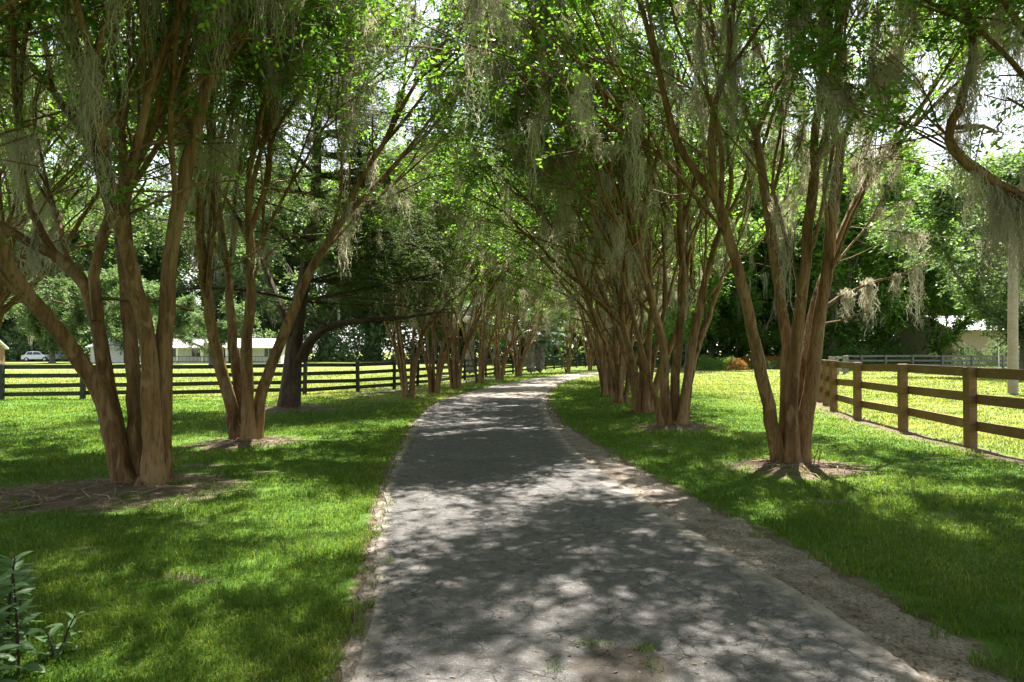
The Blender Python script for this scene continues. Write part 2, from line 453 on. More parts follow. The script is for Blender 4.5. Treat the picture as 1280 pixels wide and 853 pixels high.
# ------------------------------------------------------------------ trees
def rot_about(d, ang, az):
    """tilt direction d by ang towards a random azimuth az around it"""
    d = d.normalized()
    ref = Vector((0, 0, 1)) if abs(d.z) < .9 else Vector((1, 0, 0))
    u = d.cross(ref).normalized(); w = d.cross(u)
    return (d * math.cos(ang) + (u * math.cos(az) + w * math.sin(az)) * math.sin(ang)).normalized()

class Tree:
    def __init__(s, seed, hmax=9.0, wig=.15, trop=.035, spread=(.25, .62), lf=(.78, .96), maxl=5, bias=(0, 0), lat=1.0, shrink=.78, low=.55):
        s.low = low
        s.r = random.Random(seed); s.g = np.random.default_rng(seed)
        s.polys = []; s.hmax = hmax; s.wig = wig; s.trop = trop; s.spread = spread; s.lf = lf; s.maxl = maxl
        s.bias = Vector((bias[0], bias[1], 0)); s.lat = lat; s.shrink = shrink
    def line(s, p, d, r, Ln, lvl, sid, trop=None):
        n = max(3, int(Ln / .28) + 1); st = Ln / n
        pts = [p.copy()]
        trop = s.trop if trop is None else trop
        for i in range(n):
            wg = s.wig * (.6 if lvl <= 2 else 1)
            d = (d + Vector((s.r.gauss(0, wg), s.r.gauss(0, wg), s.r.gauss(0, wg * .7))) + Vector((0, 0, trop)) + s.bias * (.03 if lvl <= 2 else .12)).normalized()
            p = p + d * st; pts.append(p.copy())
        r1 = r * s.shrink
        s.polys.append((pts, [r + (r1 - r) * i / n for i in range(n + 1)], lvl, sid))
        return p, d, r1, pts
    def grow(s, p, d, r, Ln, lvl, sid):
        p2, d2, r2, pts = s.line(p, d, r, Ln, lvl, sid)
        # side twigs
        if lvl >= 1:
            for _ in range((s.r.choice((2, 3)) if lvl <= 2 else s.r.choice((1, 1, 2, 2))) if s.r.random() < s.lat else 0):
                q = pts[s.r.randrange(1, len(pts))]
                dd = rot_about(d2, s.r.uniform(.6, 1.3), s.r.uniform(0, 6.28))
                a, b, c, _p = s.line(q, dd, max(.005, r * .28), s.r.uniform(.4, 1.0) * (1.45 if lvl <= 2 else 1), max(lvl + 1, 4), sid, trop=-.01)
        if lvl >= s.maxl or p2.z > s.hmax or r2 < .004: return
        k = 3 if s.r.random() < .28 else 2
        az = s.r.uniform(0, 6.28)
        for i in range(k):
            ang = s.r.uniform(*s.spread) * (0.55 if i == 0 else 1.0) * (s.low if lvl <= 2 else 1.0)
            dd = rot_about(d2, ang, az + i * 6.28 / k + s.r.gauss(0, .4))
            s.grow(p2, dd, r2 * (s.r.uniform(.85, .97) if i == 0 else s.r.uniform(.62, .86)), Ln * s.r.uniform(*s.lf), lvl + 1, sid)
    def stem(s, pts, r0, r1, sid, flare=1.25, nsub=9):
        """a main stem through given points, resampled smoothly"""
        P_ = np.array([tuple(p) for p in pts]); t = np.concatenate([[0], np.cumsum(np.linalg.norm(np.diff(P_, axis=0), axis=1))]); t /= t[-1]
        u = np.linspace(0, 1, nsub)
        # catmull-like smoothing
        C = np.stack([np.interp(u, t, P_[:, k]) for k in range(3)], 1)
        for _ in range(2):
            C[1:-1] = .25 * C[:-2] + .5 * C[1:-1] + .25 * C[2:]
        C[1:-1] += s.g.normal(0, .008, (nsub - 2, 3))
        rad = (r0 + (r1 - r0) * u ** .8) * (1 + (flare - 1) * 1.5 * np.clip(1 - u * 4.2, 0, 1) ** 2)
        s.polys.append(([Vector(c) for c in C], list(rad), 0, sid))
        e = Vector(C[-1]); d = (Vector(C[-1]) - Vector(C[-3])).normalized()
        return e, d, r1, [Vector(c) for c in C]
    # ---- meshes
    def wood(s, sids, fl=.10):
        V = []; Q = []; n = 0
        by = {}
        for pts, rad, lvl, sid in s.polys:
            if sids is not None and sid not in sids: continue
            k = (18, 8, 6, 5, 4, 3)[min(lvl, 5)]; N = len(pts) if lvl == 0 else (8, 6, 5, 4, 4, 4)[min(lvl, 5)]
            a = np.array([tuple(p) for p in pts]); rr = np.array(rad)
            if N != len(a):
                u = np.linspace(0, len(a) - 1, N); i0 = np.arange(len(a))
                a = np.stack([np.interp(u, i0, a[:, j]) for j in range(3)], 1); rr = np.interp(u, i0, rr)
            by.setdefault((k, N), []).append((a, rr))
        for (k, N), lst in by.items():
            v, q = tubes(np.stack([x[0] for x in lst]), np.stack([x[1] for x in lst]), k, fl if k >= 8 else 0, s.g)
            V.append(v); Q.append(q + n); n += len(v)
        return np.concatenate(V), np.concatenate(Q)
    def samples(s, minl, maxl, zmin, zmax, step=.12):
        pp = []; dd = []
        for pts, rad, lvl, sid in s.polys:
            if lvl < minl or lvl > maxl: continue
            a = np.array([tuple(p) for p in pts]); seg = np.diff(a, axis=0); ln = np.linalg.norm(seg, axis=1)
            m = np.maximum(1, (ln / step).astype(int))
            for i in range(len(seg)):
                t = (np.arange(m[i]) + .5)[:, None] / m[i]
                pp.append(a[i] + seg[i] * t); dd.append(np.repeat(seg[i][None] / (ln[i] + 1e-9), m[i], 0))
        pp = np.concatenate(pp); dd = np.concatenate(dd)
        ok = (pp[:, 2] > zmin) & (pp[:, 2] < zmax)
        return pp[ok], dd[ok]
    def leaves(s, nspr, size, per=11, zmin=2.6, minl=3, clump=.6, sl=.32, tip=True, flat=.55, nscale=4.0, seed=0, aspect=.5, lowf=.16):
        p, d = s.samples(minl, 99, zmin, 99)
        w = np.clip(.45 + clump * sn(p[:, 0], p[:, 1], p[:, 2], nscale, seed + 50), .02, 1) * np.clip((p[:, 2] - zmin) / 1.5, .12, 1)
        w = w * np.clip((p[:, 2] - zmin - .6) / 2.8, lowf, 1)
        w /= w.sum()
        i = s.g.choice(len(p), nspr, p=w)
        p = p[i] + s.g.normal(0, .10, (nspr, 3)); d = d[i]
        ax = d * .5 + s.g.normal(0, .6, (nspr, 3)); ax[:, 2] -= .12
        ax /= np.linalg.norm(ax, axis=1, keepdims=True)
        t = np.linspace(.05, 1, per)
        L_ = sl * s.g.uniform(.6, 1.25, (nspr, 1))
        base = p[:, None] + ax[:, None] * (t * L_)[..., None]
        base[..., 2] -= (t ** 2 * .25 * sl)[None]
        up = np.array([0, 0, 1.])
        side = np.cross(ax, up); side /= np.linalg.norm(side, axis=1, keepdims=True) + 1e-6
        sg = np.where(np.arange(per) % 2 == 0, 1., -1.)
        a = side[:, None] * sg[None, :, None] * .9 + ax[:, None] * .55 + s.g.normal(0, .35, (nspr, per, 3))
        a /= np.linalg.norm(a, axis=2, keepdims=True)
        nrm = up + s.g.normal(0, flat, (nspr, per, 3))
        rv = np.repeat(np.clip(s.g.normal(.45, .2, (nspr, 1)), 0, 1), per, 1) + s.g.normal(0, .12, (nspr, per))
        return leafmesh(base.reshape(-1, 3), a.reshape(-1, 3), nrm.reshape(-1, 3), size * s.g.uniform(.65, 1.2, nspr * per), aspect, np.clip(rv.ravel(), 0, 1))
    def moss(s, nclump, zlo, zhi, lmin=.35, lmax=1.7, strands=26, width=.009, floor=2.3, minl=0, maxl=5, seg=9, sig=.10, extra=None):
        p, d = s.samples(minl, maxl, zlo, zhi)
        w = np.clip(.45 + .7 * sn(p[:, 0], p[:, 1], p[:, 2], 1.1, 77), .03, 1); w /= w.sum()
        i = s.g.choice(len(p), nclump, p=w)
        p = p[i]; d = d[i]
        Ln = s.g.uniform(lmin, lmax, nclump) * s.g.uniform(.5, 1, nclump)
        if extra is not None:
            p = np.concatenate([p, extra[:, :3]]); Ln = np.concatenate([Ln, extra[:, 3]]); d = np.concatenate([d, np.tile([[.3, 0, 0]], (len(extra), 1))])
        Ln = np.maximum(.2, np.minimum(Ln, p[:, 2] - floor - s.g.uniform(0, .5, len(p))))
        return mossmesh(s.g, p, d, Ln, strands, width, seg, sig)

def leafmesh(b, a, n, size, aspect, rnd):
    a = a / (np.linalg.norm(a, axis=1, keepdims=True) + 1e-9)
    sd = np.cross(a, n); sd /= np.linalg.norm(sd, axis=1, keepdims=True) + 1e-9
    nn = np.cross(sd, a)
    sz = size[:, None]
    m = b + a * sz * .45 - nn * sz * .05
    V = np.stack([b, m + sd * sz * aspect * .5, b + a * sz - nn * sz * .12, m - sd * sz * aspect * .5], 1).reshape(-1, 3)
    q = np.arange(len(b) * 4).reshape(-1, 4)
    return V, q, rnd

def mossmesh(g, p, d, Ln, strands, width, seg, sig):
    C = len(p)
    st = np.repeat(np.arange(C), strands); S = len(st)
    dh = d.copy(); dh[:, 2] *= .6
    org = p[st] + dh[st] * g.normal(0, sig, (S, 1)) + g.normal(0, .03, (S, 3))
    ll = Ln[st] * np.clip(g.beta(1.6, 2.2, S) * 1.35, .12, 1.0)
    t = np.linspace(0, 1, seg + 1)
    amp = .055 * np.minimum(1, ll / .5)
    wob = np.cumsum(g.normal(0, 1, (S, seg + 1, 2)), 1) * (amp / 2.6)[:, None, None] + g.normal(0, .35, (S, seg + 1, 2)) * amp[:, None, None]
    wob -= wob[:, :1]
    # strands draw together towards the tip of the clump
    pull = (p[st] - org)[:, None, :2] * (t ** 1.2 * .55)[None, :, None]
    pt = np.empty((S, seg + 1, 3))
    pt[..., :2] = org[:, None, :2] + wob + pull
    pt[..., 2] = org[:, None, 2] - ll[:, None] * t[None] + g.normal(0, .012, (S, seg + 1))
    az = g.uniform(0, 6.28, (S, 1)) + np.linspace(0, 2.5, seg + 1)[None]
    wd = width * g.uniform(.6, 1.5, (S, 1)) * (1 - t[None] ** 2 * .85) * (.7 + .6 * g.random((S, seg + 1)))
    off = np.stack([np.cos(az) * wd, np.sin(az) * wd, 0 * wd], -1) * .5
    V = np.stack([pt - off, pt + off], 2).reshape(-1, 3)
    b = np.arange(S)[:, None] * (seg + 1) * 2 + np.arange(seg)[None] * 2
    q = np.stack([b, b + 1, b + 3, b + 2], -1).reshape(-1, 4)
    rv = np.repeat(np.clip(g.normal(.45, .22, S) + np.repeat(g.normal(0, .12, C), strands), 0, 1), seg)
    # curly side hairs
    nh = 2 if width < .012 else 1
    hp = pt[:, :-1].reshape(-1, 3); hp = np.repeat(hp, nh, 0); H = len(hp)
    dirn = g.normal(0, 1, (H, 3)); dirn[:, 2] -= .6; dirn /= np.linalg.norm(dirn, axis=1, keepdims=True)
    hl = g.uniform(.02, .07, (H, 1)) * (width / .009) ** .5
    tip = hp + dirn * hl
    sd = np.cross(dirn, g.normal(0, 1, (H, 3))); sd /= np.linalg.norm(sd, axis=1, keepdims=True) + 1e-9
    W = sd * width * .32
    V2 = np.stack([hp - W, hp + W, tip], 1).reshape(-1, 3)
    t2 = np.arange(H * 3).reshape(-1, 3) + len(V)
    rv2 = np.repeat(rv, nh)
    return np.concatenate([V, V2]), [q, t2], np.concatenate([rv, rv2])

def finish_tree(T, name, loc, label, cat, group, stems, leaf, mossa, leafmat='leaf', barkmat='myrtle_bark', single=False, barkname='stem'):
    root = empty(name, loc, label, cat, group)
    l = np.array(loc, float)
    if single:
        V, q = T.wood(None); mesh_np('trunk', V - l, q, M[barkmat], root, smooth=True)
    else:
        for sid in stems:
            V, q = T.wood({sid}); mesh_np(barkname, V - l, q, M[barkmat], root, smooth=True)
    V, q, r = leaf; mesh_np('crown', V - l, q, M[leafmat], root, attr={'rnd': r})
    if mossa is not None:
        V, q, r = mossa; mesh_np('hanging_moss', V - l, q, M['moss'], root, attr={'rnd': r})
    return root

def copy_thing(o, loc, rz, sc, label, cat=None, group=None):
    c = o.copy(); COL.objects.link(c)
    c.location = loc; c.rotation_euler = (0, 0, rz); c.scale = (sc, sc, sc) if not isinstance(sc, tuple) else sc
    c['label'] = label
    if group: c['group'] = group
    for ch in list(o.children):
        k = ch.copy(); COL.objects.link(k); k.parent = c
        for gch in list(ch.children):
            m = gch.copy(); COL.objects.link(m); m.parent = k
    return c

GROW = 'crape myrtles lining the driveway'
def px_stems(T, base, specs, Ln=1.65):
    """specs: list of (pixel points [(px,py,ddepth)...], r0, r1, forks)"""
    for sid, (pts, r0, r1) in enumerate(specs):
        w = [P(a, b, base[1] + dd) for a, b, dd in pts]
        w[0].z = -.05
        e, d, r, C = T.stem(w, r0, r1, sid, 1.3, 6 + 2 * len(w))
        k = 3 if T.r.random() < .6 else 2
        az = T.r.uniform(0, 6.28)
        for i in range(k):
            dd = rot_about(d, T.r.uniform(.12, .42), az + i * 6.28 / k)
            T.grow(e, dd, r * T.r.uniform(.68, .9), Ln * T.r.uniform(.85, 1.15), 1, sid)
        # one or two limbs leaving the stem lower down
        for _ in range(T.r.choice((2, 2, 3))):
            j = T.r.randrange(int(len(C) * .55), len(C) - 1)
            if C[j].z < 1.9: continue
            dd = rot_about((C[j + 1] - C[j]).normalized(), T.r.uniform(.2, .5), T.r.uniform(0, 6.28))
            T.grow(C[j], dd, r * T.r.uniform(.4, .6), Ln * .95, 1, sid)

def roots(T, x, y, n=4, suckers=4):
    for i in range(n):
        a = i * 6.28 / n + T.r.gauss(0, .25); o = Vector((math.cos(a), math.sin(a), 0)); ln = T.r.uniform(.2, .5); b0 = Vector((x, y, 0))
        sd = Vector((-o.y, o.x, 0)) * T.r.gauss(0, .1)
        pts = [b0 + Vector((0, 0, .12)), b0 + o * .2 + Vector((0, 0, .06)), b0 + o * (.24 + ln * .3) + sd * .5 + Vector((0, 0, .04)), b0 + o * (.24 + ln * .65) + sd + Vector((0, 0, .03)), b0 + o * (.24 + ln) + sd * 1.6 + Vector((0, 0, .0))]
        T.polys.append((pts, [.06, .05, .034, .022, .01], 1, 0))
    for i in range(suckers):
        a = T.r.uniform(0, 6.28); o = Vector((math.cos(a), math.sin(a), 0)) * T.r.uniform(.25, .42)
        T.line(Vector((x, y, 0)) + o, (o * .4 + Vector((0, 0, 1))).normalized(), .007, T.r.uniform(.2, .5), 4, 0)

def auto_stems(T, x, y, n, r=.10, h=2.3, lean=(.12, .38), Ln=1.45, spread0=.17, az0=None):
    az0 = T.r.uniform(0, 6.28) if az0 is None else az0
    for sid in range(n):
        az = az0 + sid * 6.28 / n + T.r.gauss(0, .25)
        o = Vector((math.cos(az), math.sin(az), 0))
        b = Vector((x, y, -.05)) + o * spread0 * T.r.uniform(.5, 1.2)
        le = T.r.uniform(*lean); hh = h * T.r.uniform(.8, 1.2)
        p1 = b + Vector((0, 0, hh * .45)) + o * hh * .45 * le * .7
        p2 = b + Vector((0, 0, hh)) + o * hh * le * 1.15 + Vector((T.r.gauss(0, .06), T.r.gauss(0, .06), 0))
        rr = r * T.r.uniform(.7, 1.2)
        e, d, r1, C = T.stem([b, p1, p2], rr, rr * .72, sid, 1.35, 8)
        k = 3 if T.r.random() < .4 else 2
        a2 = T.r.uniform(0, 6.28)
        for i in range(k):
            T.grow(e, rot_about(d, T.r.uniform(.12, .4), a2 + i * 6.28 / k), r1 * T.r.uniform(.7, .93), Ln * T.r.uniform(.85, 1.15), 1, sid)

# --- first left tree
T = Tree(11, 9.0, bias=(.6, 0))
b = MYRTLES['L1']
px_stems(T, b, [
    ([(160, 612, 0), (146, 560, -.02), (128, 492, -.05), (86, 428, -.3), (44, 381, -.6), (12, 338, -.8), (-12, 270, -1.0)], .118, .066),
    ([(162, 612, .05), (146, 545, .1), (131, 478, .15), (122, 400, .2), (104, 345, .3), (70, 320, .3)], .112, .064),
    ([(176, 612, .12), (170, 540, .15), (166, 470, .25), (160, 400, .35), (152, 320, .5), (150, 250, .7)], .10, .06),
    ([(192, 612, -.04), (190, 540, -.05), (188, 470, -.05), (187, 425, -.05), (170, 360, -.2), (155, 300, -.4)], .122, .07),
    ([(200, 612, .1), (203, 520, .15), (205, 440, .15), (212, 330, .1), (232, 215, .1), (262, 90, .3)], .11, .065),
])
T.grow(P(122, 400, 8.2), Vector((-.2, .1, 1)).normalized(), .07, 1.3, 1, 1)
roots(T, b[0], b[1])
finish_tree(T, 'crape_myrtle', (b[0], b[1], 0), 'thick stemmed crape myrtle nearest on the left lawn, one stem leaning far left', 'tree', GROW, range(5),
            T.leaves(8800, .084, zmin=2.6, clump=.7, seed=1, lowf=.45), T.moss(330, 2.9, 8, .3, 1.9, 42, .0075, 2.2, 1, 5))
# --- second left tree
T = Tree(23, 9.0, bias=(.55, .1))
b = MYRTLES['L2']
px_stems(T, b, [
    ([(298, 556, 0), (293, 520, 0), (284, 485, 0), (272, 445, -.1), (258, 372, -.4), (250, 300, -.7)], .12, .07),
    ([(303, 556, .1), (303, 505, .1), (294, 450, .25), (290, 400, .4), (284, 330, .6)], .11, .065),
    ([(310, 556, -.1), (311, 500, -.12), (308, 440, -.2), (314, 370, -.2), (311, 290, -.3)], .115, .068),
    ([(318, 556, .05), (324, 505, .05), (333, 465, .05), (358, 410, .0), (384, 345, .2), (425, 280, .4)], .11, .065),
])
roots(T, b[0], b[1])
finish_tree(T, 'crape_myrtle', (b[0], b[1], 0), 'four stemmed crape myrtle second in the left row, in front of the dark cedar trunk', 'tree', GROW, range(4),
            T.leaves(7400, .086, zmin=2.8, lowf=.35, clump=1.1, seed=2), T.moss(310, 3.0, 8.5, .3, 1.9, 40, .009, 2.4, 1, 5))
# --- first right tree
T = Tree(37, 9.2, bias=(-.1, 0))
b = MYRTLES['R1']
px_stems(T, b, [
    ([(976, 583, 0), (966, 530, 0), (955, 482, -.05), (940, 412, -.2), (922, 335, -.4), (895, 250, -.6)], .10, .06),
    ([(984, 583, .1), (983, 520, .12), (983, 460, .2), (980, 400, .3), (966, 300, .5), (945, 170, .7)], .095, .06),
    ([(990, 583, -.08), (990, 520, -.1), (989, 465, -.1), (1001, 390, -.15), (1006, 320, -.3), (1018, 215, -.5)], .10, .06),
    ([(1000, 583, 0), (1008, 520, 0), (1015, 480, 0), (1023, 400, .1), (1034, 330, .2), (1050, 190, .3)], .11, .065),
    ([(996, 583, .16), (1000, 520, .2), (1004, 460, .3), (1012, 400, .6), (1030, 340, 1.0), (1075, 240, 1.5)], .075, .045),
])
# low limb reaching right over the fence
T.stem([P(1030, 385, 9.7), P(1062, 362, 9.9), P(1100, 350, 10.2), P(1135, 341, 10.5), P(1162, 326, 10.7)], .028, .012, 3, 1.0, 9)
T.stem([P(1028, 405, 9.7), P(1060, 398, 9.8), P(1085, 390, 9.9)], .017, .007, 3, 1.0, 7)
ex = np.array([[*P(1085, 352, 10.1), 1.5], [*P(1088, 351, 10.1), 1.3], [*P(1144, 338, 10.5), 1.0], [*P(1120, 345, 10.35), .35], [*P(1058, 365, 9.85), 1.1]])
roots(T, b[0], b[1])
finish_tree(T, 'crape_myrtle', (b[0], b[1], 0), 'crape myrtle nearest on the right lawn beside the brown fence, five mossy stems', 'tree', GROW, range(5),
            T.leaves(7000, .082, zmin=2.8, lowf=.28, clump=.7, seed=3), T.moss(280, 2.9, 8, .3, 1.8, 42, .0075, 1.6, 1, 5, extra=ex))
# --- second right tree
T = Tree(41, 9.4, bias=(-.5, 0))
b = MYRTLES['R2']
px_stems(T, b, [
    ([(833, 535, 0), (831, 490, 0), (830, 430, .05), (814, 375, -.1), (800, 320, -.2)], .11, .065),
    ([(842, 535, .1), (843, 480, .12), (849, 425, .2), (855, 350, .3), (850, 290, .4)], .11, .065),
    ([(850, 535, -.05), (858, 480, -.05), (866, 430, 0), (880, 355, .1), (900, 290, .2)], .105, .062),
    ([(828, 535, -.15), (818, 495, -.2), (809, 465, -.25), (795, 410, -.4), (778, 345, -.6)], .06, .04),
    ([(855, 535, .15), (861, 490, .2), (870, 440, .3), (884, 400, .5), (905, 340, .8)], .07, .045),
])
roots(T, b[0], b[1])
finish_tree(T, 'crape_myrtle', (b[0], b[1], 0), 'dense crape myrtle second in the right row with a thin stem leaning left', 'tree', GROW, range(5),
            T.leaves(6200, .086, zmin=2.9, lowf=.28, clump=1.1, seed=4), T.moss(250, 2.9, 8.5, .3, 1.8, 34, .010, 2.3, 1, 5))
# --- third right tree
T = Tree(53, 9.5, bias=(-.5, 0))
b = MYRTLES['R3']
auto_stems(T, b[0], b[1], 6, .095, 2.3, (.12, .34), 1.65)
roots(T, b[0], b[1])
finish_tree(T, 'crape_myrtle', (b[0], b[1], 0), 'crape myrtle third from the camera in the right row', 'tree', GROW, range(6),
            T.leaves(5400, .09, zmin=2.9, lowf=.28, clump=1.1, seed=5), T.moss(210, 2.9, 8.5, .3, 1.8, 28, .012, 2.2, 1, 5))

# --- trees further down the avenue: three grown trees, then copies turned and scaled
protos = []
far_spots = [
    (-3.6, 23.9, .93, 'pale multi-stemmed crape myrtle in the left row, first beyond the dark cedar'),
    (-3.05, 26.6, .92, 'crape myrtle in the left row, second beyond the dark cedar'),
    (-2.45, 29.9, .95, 'crape myrtle in the left row, third beyond the dark cedar'),
    (-1.64, 35.0, .95, 'crape myrtle in the left row, fourth beyond the dark cedar'),
    (-.55, 39.5, .95, 'slim crape myrtle in the left row, fifth beyond the dark cedar'),
    (.45, 45.0, .98, 'crape myrtle in the left row just before the pair of palms'),
    (4.3, 53.5, .85, 'short crape myrtle just behind the pair of palms where the driveway bends'),
    (6.9, 59.5, .8, 'last crape myrtle of the left row, far round the bend of the driveway'),
    (3.3, 21.1, .97, 'crape myrtle fourth from the camera in the right row'),
    (3.6, 24.8, .97, 'crape myrtle fifth from the camera in the right row'),
    (3.95, 28.2, .97, 'crape myrtle sixth from the camera in the right row'),
    (4.7, 32.5, .97, 'crape myrtle seventh in the right row, hidden behind its nearer neighbours'),
    (6.1, 38.0, 1.0, 'crape myrtle near the end of the right row, half hidden by nearer stems'),
]
for k in range(3):
    T = Tree(71 + k * 7, 9.5, bias=(.45, 0))
    auto_stems(T, 0, 0, (6, 5, 7)[k], .09, 2.3, (.08, .27), 1.65)
    x, y, s, lab = far_spots[k]
    r = finish_tree(T, 'crape_myrtle', (0, 0, 0), lab, 'tree', GROW, range((6, 5, 7)[k]),
                    T.leaves(3800, .105, zmin=2.9, lowf=.25, clump=1.0, seed=6 + k), T.moss(130, 2.7, 8, .3, 1.7, 18, .015, 2.2, 1, 5))
    r.location = (x, y, 0); r.scale = (s, s, s); r.rotation_euler[2] = (k - 1) * .5
    protos.append(r)
rg_ = random.Random(9)
for i, (x, y, s, lab) in enumerate(far_spots[3:]):
    copy_thing(protos[(i * 2 + 1) % 3], (x + rg_.uniform(-.12, .12), y, 0), (0 if i < 5 else math.pi) + (i * 1.9 % 1.4) - .7 + (2.2 if i in (6, 7) else 0), (s * rg_.uniform(.9, 1.08), s * rg_.uniform(.9, 1.08), s * rg_.uniform(.88, 1.06)), lab)

# trees whose trunks stand outside the frame but whose boughs reach into it
T = Tree(91, 9.0, bias=(-.65, 0))
bx, by = 6.3, 6.5
auto_stems(T, bx, by, 5, .075, 2.2, (.12, .3), 1.3)
e, d, r1, C = T.stem([P(1410, 345, 6.4), P(1350, 285, 6.7), P(1280, 250, 7.0), P(1225, 215, 7.0), P(1190, 203, 7.05), P(1181, 180, 7.05), P(1184, 150, 7.1), P(1205, 125, 7.1), P(1213, 85, 7.15), P(1222, 45, 7.2), P(1205, 0, 7.3)], .058, .034, 1, 1.0, 22)
T.grow(e, d, .035, 1.0, 2, 1)
T.grow(P(1190, 160, 7.08), Vector((.9, .2, .25)).normalized(), .03, 1.0, 3, 1)
ex = []
for px, py, ln in ((1283, 247, 1.2), (1268, 245, .9), (1246, 230, 1.3), (1225, 213, .9), (1213, 85, 1.0), (1208, 118, .8), (1218, 60, 1.0), (1258, 236, 1.2)):
    for k in range(1 + (px > 1240)):
        q = P(px + T.r.gauss(0, 4), py, 7.0 + T.r.gauss(0, .06)); ex.append([*q, ln * T.r.uniform(.5, 1.6)])
finish_tree(T, 'crape_myrtle', (bx, by, 0), 'crape myrtle beyond the right edge with a bent bare mossy bough reaching in', 'tree', GROW, range(5),
            T.leaves(5300, .084, zmin=3.0, lowf=.3, clump=.5, seed=9), T.moss(150, 3.4, 8, .3, 1.4, 46, .007, 1.9, 1, 5, extra=np.array(ex)))
T = Tree(171, 9.3, bias=(.5, 0))
auto_stems(T, 0, 0, 6, .09, 2.2, (.12, .34), 1.65)
near = finish_tree(T, 'crape_myrtle', (0, 0, 0), 'crape myrtle behind the camera shading the near left lawn', 'tree', GROW, range(6),
                   T.leaves(4700, .09, zmin=3.6, nscale=6, clump=.5, seed=19), T.moss(90, 4.5, 8, .3, 1.2, 44, .0075, 3.0, 1, 5))
near.location = (-4.6, -2.8, 0)
copy_thing(near, (-6.3, 4.6, 0), 1.2, .98, 'crape myrtle left of the camera whose outer leaves hang into the top left corner')
copy_thing(near, (4.9, 1.8, 0), 3.0, .98, 'crape myrtle right of the camera shading the near driveway')
copy_thing(near, (4.8, -2.4, 0), 3.3, .98, 'crape myrtle behind the camera shading the near right lawn')
copy_thing(near, (-11.6, 14.5, 0), 2.0, .95, 'crape myrtle on the open lawn outside the left edge')
copy_thing(near, (-9.6, 10.5, 0), 1.0, .95, 'crape myrtle standing off the left edge on the lawn')

# --- the dark cedar
T = Tree(131, 10.5, wig=.1, trop=.02, spread=(.3, .6), maxl=4)
cx, cy = -6.2, 19.0
e, d, r1, C = T.stem([(cx, cy, -.05), P(366, 480, 19), P(368, 430, 19.0), P(374, 385, 19.1), P(384, 330, 19.2), P(392, 270, 19.3), P(396, 190, 19.4), P(398, 60, 19.5)], .25, .08, 0, 1.22, 18)
limb = [P(375, 450, 18.95), P(386, 422, 18.8), P(408, 407, 18.6), P(452, 399, 18.3), P(490, 399, 18.0), P(540, 392, 17.8)]
T.stem(limb, .15, .035, 0, 1.1, 12)
T.stem([P(365, 420, 19), P(352, 385, 19.0), P(336, 350, 19.2), P(318, 300, 19.4)], .13, .06, 0, 1.1, 9)
rr = T.r
spray = []
for i in range(84):
    z = rr.uniform(2.7, 9.5); j = min(range(len(C)), key=lambda k: abs(C[k].z - z))
    az = rr.uniform(-1.2, 1.6) if rr.random() < .5 else rr.uniform(0, 6.28)
    o = Vector((math.cos(az), math.sin(az) * -1, rr.uniform(-.05, .3))).normalized()
    Ln = rr.uniform(2.2, 4.4) * (1 - max(0, z - 5) / 8)
    T.bias = Vector((0, 0, 0))
    p2, d2, r2, pts = T.line(C[j], o, rr.uniform(.025, .05), Ln, 2, 0, trop=-.005)
    for q in pts[2:]:
        for _ in range(2):
            dd = rot_about(d2, rr.uniform(.5, 1.1), rr.uniform(0, 6.28)); dd.z *= .4; dd.normalize()
            T.line(q, dd, .009, rr.uniform(.5, 1.2), 4, 0, trop=-.02)
for q in limb[2:]:
    for _ in range(7):
        dd = Vector((rr.gauss(0, 1), rr.gauss(0, 1), rr.uniform(-.2, .7))).normalized()
        T.line(q, dd, .012, rr.uniform(.7, 1.6), 4, 0, trop=-.01)
finish_tree(T, 'cedar_tree', (cx, cy, 0), 'big dark cedar with thick reddish trunk and low limb reaching right over the left lawn', 'tree', None, [0],
            T.leaves(9000, .095, per=14, zmin=2.3, minl=4, clump=.5, lowf=1, sl=.42, flat=.5, seed=12, aspect=.3), T.moss(26, 2.5, 6, .3, .9, 16, .013, 2.0, 2, 4), leafmat='cedar', barkmat='dark_bark', single=True)

# --- background trees
def oak(seed, h, rad, nleaf, lsize, mat, name, label, cat, group, nmoss=40, barkmat='oak_bark', trunk=.42, th=2.6, zl=.12):
    T = Tree(seed, h, wig=.14, trop=.03, spread=(.35, .75), lf=(.7, .9), maxl=4, shrink=.7)
    e, d, r1, C = T.stem([(0, 0, -.1), (.1, .05, th * .5), (.0, .1, th)], trunk, trunk * .8, 0, 1.4, 7)
    n = 6
    for i in range(n):
        az = i * 6.28 / n + T.r.gauss(0, .3); t = T.r.uniform(.35, .95)
        dd = Vector((math.cos(az) * t, math.sin(az) * t, 1 - t * .55)).normalized()
        T.grow(e, dd, trunk * T.r.uniform(.35, .55), rad * .42 * T.r.uniform(.85, 1.15), 1, 0)
    lv = T.leaves(nleaf, lsize, per=10, zmin=h * zl, minl=1, clump=.75, lowf=1, sl=lsize * 3.6, flat=.7, nscale=4.5 / rad, seed=seed)
    ms = T.moss(nmoss, h * .25, h * .7, 1.0, 3.5, 12, .05, 2.0, 1, 4, 6, .4) if nmoss else None
    return finish_tree(T, name, (0, 0, 0), label, cat, group, [0], lv, ms, leafmat=mat, barkmat=barkmat, single=True)
LT = 'trees of the far line beyond the left paddock'
RT = 'trees behind the right paddock'
CT = 'trees closing the view at the end of the driveway'
llab = 'spreading moss-hung oak in the far tree line beyond the left paddock'
rlab = 'leafy tall tree in the wood behind the grey fence of the right paddock'
clab = 'bright sunlit tree closing the view beyond the bend of the driveway'
oA = oak(201, 15, 10, 4200, .36, 'oakleaf', 'oak_tree', llab, 'tree', LT, 110)
oB = oak(202, 13, 9, 4200, .34, 'oakleaf', 'oak_tree', llab, 'tree', LT, 50)
